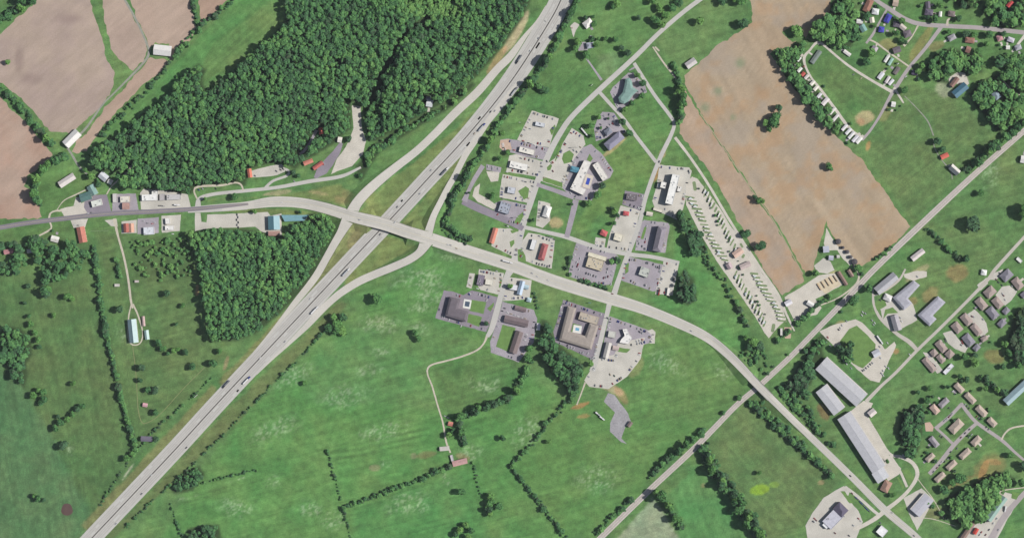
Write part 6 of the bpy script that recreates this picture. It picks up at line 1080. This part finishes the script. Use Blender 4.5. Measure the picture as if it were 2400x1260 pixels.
# caravans on their pitches
M_RV = mat("caravan shell", A(236,234,228), .5, .05, .4, rnd=.10); M_RVS = mat("caravan stripe", A(150,140,134), .5, .05, .4); M_AWN = mat("canvas awning", A(190,206,214), .9, .1, .5, rnd=.2)
RVB = MB().prism_y([(-4.2,.55),(3.9,.55),(4.2,1.1),(4.05,2.9),(3.7,3.1),(-4.0,3.1),(-4.2,2.9)], -1.25, 1.25).mesh("body", M_RV); RVS = MB().box(-4.0, 3.8, -1.27, 1.27, 1.25, 1.45).mesh("stripe", M_RVS); RVA = MB().box(-2.2, 1.8, 1.27, 3.4, 2.55, 2.62).box(-2.2, -2.1, 3.3, 3.4, 0, 2.55).box(1.7, 1.8, 3.3, 3.4, 0, 2.55).mesh("awning", M_AWN)
RVW = MB().box(-2.5, -1.0, -1.275, 1.275, 1.7, 2.4).box(.8, 2.4, -1.275, 1.275, 1.7, 2.4).mesh("window", M_GL); RVU = MB().box(-.5, .5, -.4, .4, 3.1, 3.4).mesh("roof_unit", M_AC); RVD = MB().box(-.3, .4, 1.24, 1.28, .7, 2.6).mesh("door", M_RVS)
def rv(x, y, ang, lb):
    o = add('caravan', None, loc=W(x, y, .14), rz=-R(ang)); add('body', RVB, None, o); add('stripe', RVS, None, o); add('window', RVW, None, o); add('roof_unit', RVU, None, o); add('door', RVD, None, o)
    if random.random() < .4: add('awning', RVA, None, o)
    for py in (-1.0, 1.0): add('wheel', ME_WH, None, o, (-.4, py, 0))
    tag(o, lb, 'caravan', 'caravans on the park pitches', x, y)
PITCH = mat("park grass", A(130,150,108), .95, .18, .2, (.8, .15)); pv = []; pf = []
def strip(x, y, L, Wd, ang, z=.2):
    a = R(ang); u = (math.cos(a), math.sin(a)); b = len(pv); e = [(-1,-.5),(-.8,-1),(.8,-1),(1,-.4),(1,.4),(.8,1),(-.8,1),(-1,.5)]
    for s_, t_ in reversed(e): pv.append(W(x+u[0]*s_*L/2-u[1]*t_*Wd/2, y+u[1]*s_*L/2+u[0]*t_*Wd/2, z))
    pf.append(list(range(b, b+8)))
SPINE = [(1622,425),(1632,455),(1655,491),(1686,558),(1712,598),(1735,632),(1772,691),(1800,735),(1814,768)]
def pitches(y0, y1, dx, dy, ang, L, step, place, fill):
    y = y0
    while y < y1:
        x = float(np.interp(y, [p[1] for p in SPINE], [p[0] for p in SPINE]))+dx; strip(x, y+dy, L*random.uniform(.6, 1.05), 4.2+random.uniform(-1.2, 1.0), ang+random.uniform(-3, 3)+random.uniform(-4, 4))
        if random.random() < fill:
            a = R(ang); s_ = random.uniform(-5, 5); rv(float(np.interp(y+step/2, [p[1] for p in SPINE], [p[0] for p in SPINE]))+dx+math.cos(a)*s_, y+dy+step/2+math.sin(a)*s_, ang+random.choice((0, 180))+random.uniform(-3, 3), 'caravan on the %s of the park' % place)
        y += step
pitches(462, 612, -21, 0, 6, 25, 9.2, 'upper west pitches', .9); pitches(446, 590, 21, -3, -64, 21, 9.6, 'upper east pitches', .85); pitches(644, 756, 25, -3, 7, 27, 9.2, 'lower east pitches', .9); pitches(640, 762, -17, 3, -68, 22, 9.6, 'lower west pitches', .85)
strip(1628,436,22,8,80); strip(1812,768,20,8,100); strip(1738,575,12,5,60); strip(1742,600,10,6,-60)
structure(add('pitch_lawns', mesh('pitch_lawns', pv, pf), PITCH))
# pools, pond, tanks, signs, fences
M_W = mat("pool water", A(70,90,190), .08, .05, .3, spec=.6); M_W2 = mat("pale pool water", A(120,180,214), .08, .05, .3, spec=.6); M_COP = mat("pool deck", A(216,206,194), .85, .06, .3); M_COP2 = mat("white pool deck", A(236,236,230), .85, .05, .3)
def pool(x, y, L, Wd, ang, dl, dw, water, deck, lb):
    o = add('swimming_pool', None, loc=W(x, y, .30), rz=-R(ang)); a, b, c_, e_ = L*S/2, Wd*S/2, dl*S/2, dw*S/2
    me = MB().box(-c_, c_, -e_, -b, 0, .12).box(-c_, c_, b, e_, 0, .12).box(-c_, -a, -b, b, 0, .12).box(a, c_, -b, b, 0, .12); add('deck', me.mesh('deck', deck), None, o); add('water', MB().box(-a+.01, a-.01, -b+.01, b-.01, -.2, .06).mesh('water', water), None, o)
    tag(o, lb, 'pool', None, x, y)
pool(1378, 425, 16, 8, 108, 32, 18, M_W, M_COP, 'deep blue pool in the court of the white L-shaped motel'); pool(1353, 771, 9, 7, 10, 20, 18, M_W2, M_COP2, 'pale blue pool in the court of the U-shaped motel'); pool(1095, 712, 11, 12, 10, 18, 21, mat("dark pool water", A(86,100,118), .1, .05, .3, spec=.5), M_COP2, 'dark pool with pale deck at the charcoal hotel')
pd = [(157+13.5*math.cos(t)*(1+.08*math.sin(3*t)), 1193+15*math.sin(t)*(1+.06*math.cos(2*t))) for t in [i*math.pi/18 for i in range(36)]]
sheet('pond', pd, mat("muddy pond water", A(104,82,76), .15, .08, .1, spec=.5), .08, .2)
M_TK = mat("dark storage tank", A(70,66,72), .6, .1, .4); ME_TK = MB().cyl(0, 0, 0, 5, 1, n=20).cyl(0, 0, 5, 5.6, 1, .25, 20).mesh("shell", M_TK)
for x, y, r in ((1964,566,6.5),(1975,580,3.6),(1985,590,4.6),(1993,602,4.2),(2002,613,7)):
    o = add('storage_tank', None, loc=W(x, y, .1)); add('shell', ME_TK, None, o, (0, 0, 0), 0, (r*S, r*S, 1.0)); tag(o, 'dark round storage tank along the east side of the triangular yard', 'tank', 'dark tanks of the triangular yard', x, y)
M_SG = mat("sign face", A(232,230,226), .6, .05, .4); M_SB = mat("blue sign face", A(90,130,190), .6, .05, .4)
for x, y, w_, h_, ht, m, ang, lb in ((1213,509,4.5,3,12,M_SG,20,'tall white pole sign on the lawn beside the cluttered petrol station'),(1382,709,5,2.6,6,M_SB,15,'blue and white sign on the verge above the U-shaped motel'),(1427,744,4,2,8,M_SG,10,'pole sign at the entrance of the south restaurant lot'),(1218,288,4,3,14,M_SG,0,'tall pole sign west of the northern petrol station'),(460,927,9,4,7,M_SG,-40,'white billboard beside the lower interstate'),(2093,1200,3,1.6,4,M_SG,45,'small white sign by the bottom crossroads'),(1387,200,5,3,5,M_SG,-40,'white board sign by the northern street'),(1352,345,4,3,14,M_SG,15,'tall sign on the lawn square by the concrete apron')):
    o = add('road_sign', None, loc=W(x, y, .1), rz=-R(ang)); add('post', MB().cyl(-w_*.3, 0, 0, ht-h_*.5, .16, n=8).cyl(w_*.3, 0, 0, ht-h_*.5, .16, n=8).mesh('post', M_CHR), None, o); add('board', MB().box(-w_/2, w_/2, -.25, .25, ht-h_, ht).mesh('board', m), None, o); tag(o, lb, 'sign', None, x, y)
M_FN = mat("white fence board", A(232,230,226), .8, .05, .4)
o = add('fence', None, loc=W(233, 541, .02), rz=R(2))
for k in range(13): add('post', MB().box(-.08, .08, -.08, .08, 0, 1.3).mesh('post', M_FN), None, o, ((k-6)*3.1, 0, 0))
for z in (.4, .8, 1.2): add('rail', MB().box(-18.6, 18.6, -.04, .04, z-.08, z+.08).mesh('rail', M_FN), None, o, (0, .1, 0))
tag(o, 'white board fence behind the salmon-red roofed roadside building', 'fence', None, 233, 541)
M_TIM = mat("sawn timber", A(192,168,138), .9, .12, .5, rnd=.15); ME_TIM = MB().box(-6, 6, -1.1, 1.1, 0, 1.8).box(-6, 6, -.9, .9, 1.8, 2.2).mesh('boards', M_TIM)
for k in range(5):
    x, y = 1920+k*9.5, 672-k*5; o = add('timber_stack', None, loc=W(x, y, .2), rz=-R(57)); add('boards', ME_TIM, None, o, (0, 0, 0), 0, (1.2, .8 if k else 1.2, 1)); tag(o, 'long stack of sawn timber on the sawdust yard', 'timber stack', 'timber stacks on the sawdust yard', x, y)
# ------------------------------------------------------------------ the air between camera and ground
hm = bpy.data.materials.new("thin summer haze"); hm.use_nodes = True; t = hm.node_tree; t.nodes.clear(); ho = node(t, "ShaderNodeOutputMaterial"); pv_ = node(t, "ShaderNodeVolumePrincipled")
pv_.inputs['Color'].default_value = (.80, .88, 1.0, 1); pv_.inputs['Density'].default_value = HAZE; pv_.inputs['Anisotropy'].default_value = 0.0; t.links.new(pv_.outputs[0], ho.inputs['Volume'])
hz_o = add('haze', MB().box(-9500, 9500, -9500, 9500, -6, CAM_H+60).mesh('haze', hm)); hz_o['kind'] = 'stuff'
# ------------------------------------------------------------------ labels: like things are told apart by their order
from collections import defaultdict
GRP = defaultdict(list)
for t in REG: GRP[t[1]].append(t)
def ordn(i): return '%d%s' % (i, 'th' if 10 <= i % 100 <= 20 else {1: 'st', 2: 'nd', 3: 'rd'}.get(i % 10, 'th'))
for lb, L in GRP.items():
    o0, _, g, _, _ = L[0]
    if len(L) == 1:
        if g != lb: L[0][0]['group'] = g
        continue
    dx = max(t[3] for t in L)-min(t[3] for t in L); dy = max(t[4] for t in L)-min(t[4] for t in L); hor = dx >= dy
    for i, t in enumerate(sorted(L, key=lambda t: t[3] if hor else t[4]), 1):
        t[0]['label'] = lb+', %s from %s' % (ordn(i), 'left' if hor else 'top'); t[0]['group'] = t[2]
for o in C.objects:
    if o.parent is None and o.get('kind') == 'stuff' and 'label' not in o:
        o['label'] = 'thin summer haze over the whole landscape' if o.name == 'haze' else 'dense broadleaf woodland seen as one canopy' if o.name.startswith('wood') else 'small hedge trees and bushes along fences'; o['category'] = 'haze' if o.name == 'haze' else 'woodland' if o.name.startswith('wood') else 'hedge'
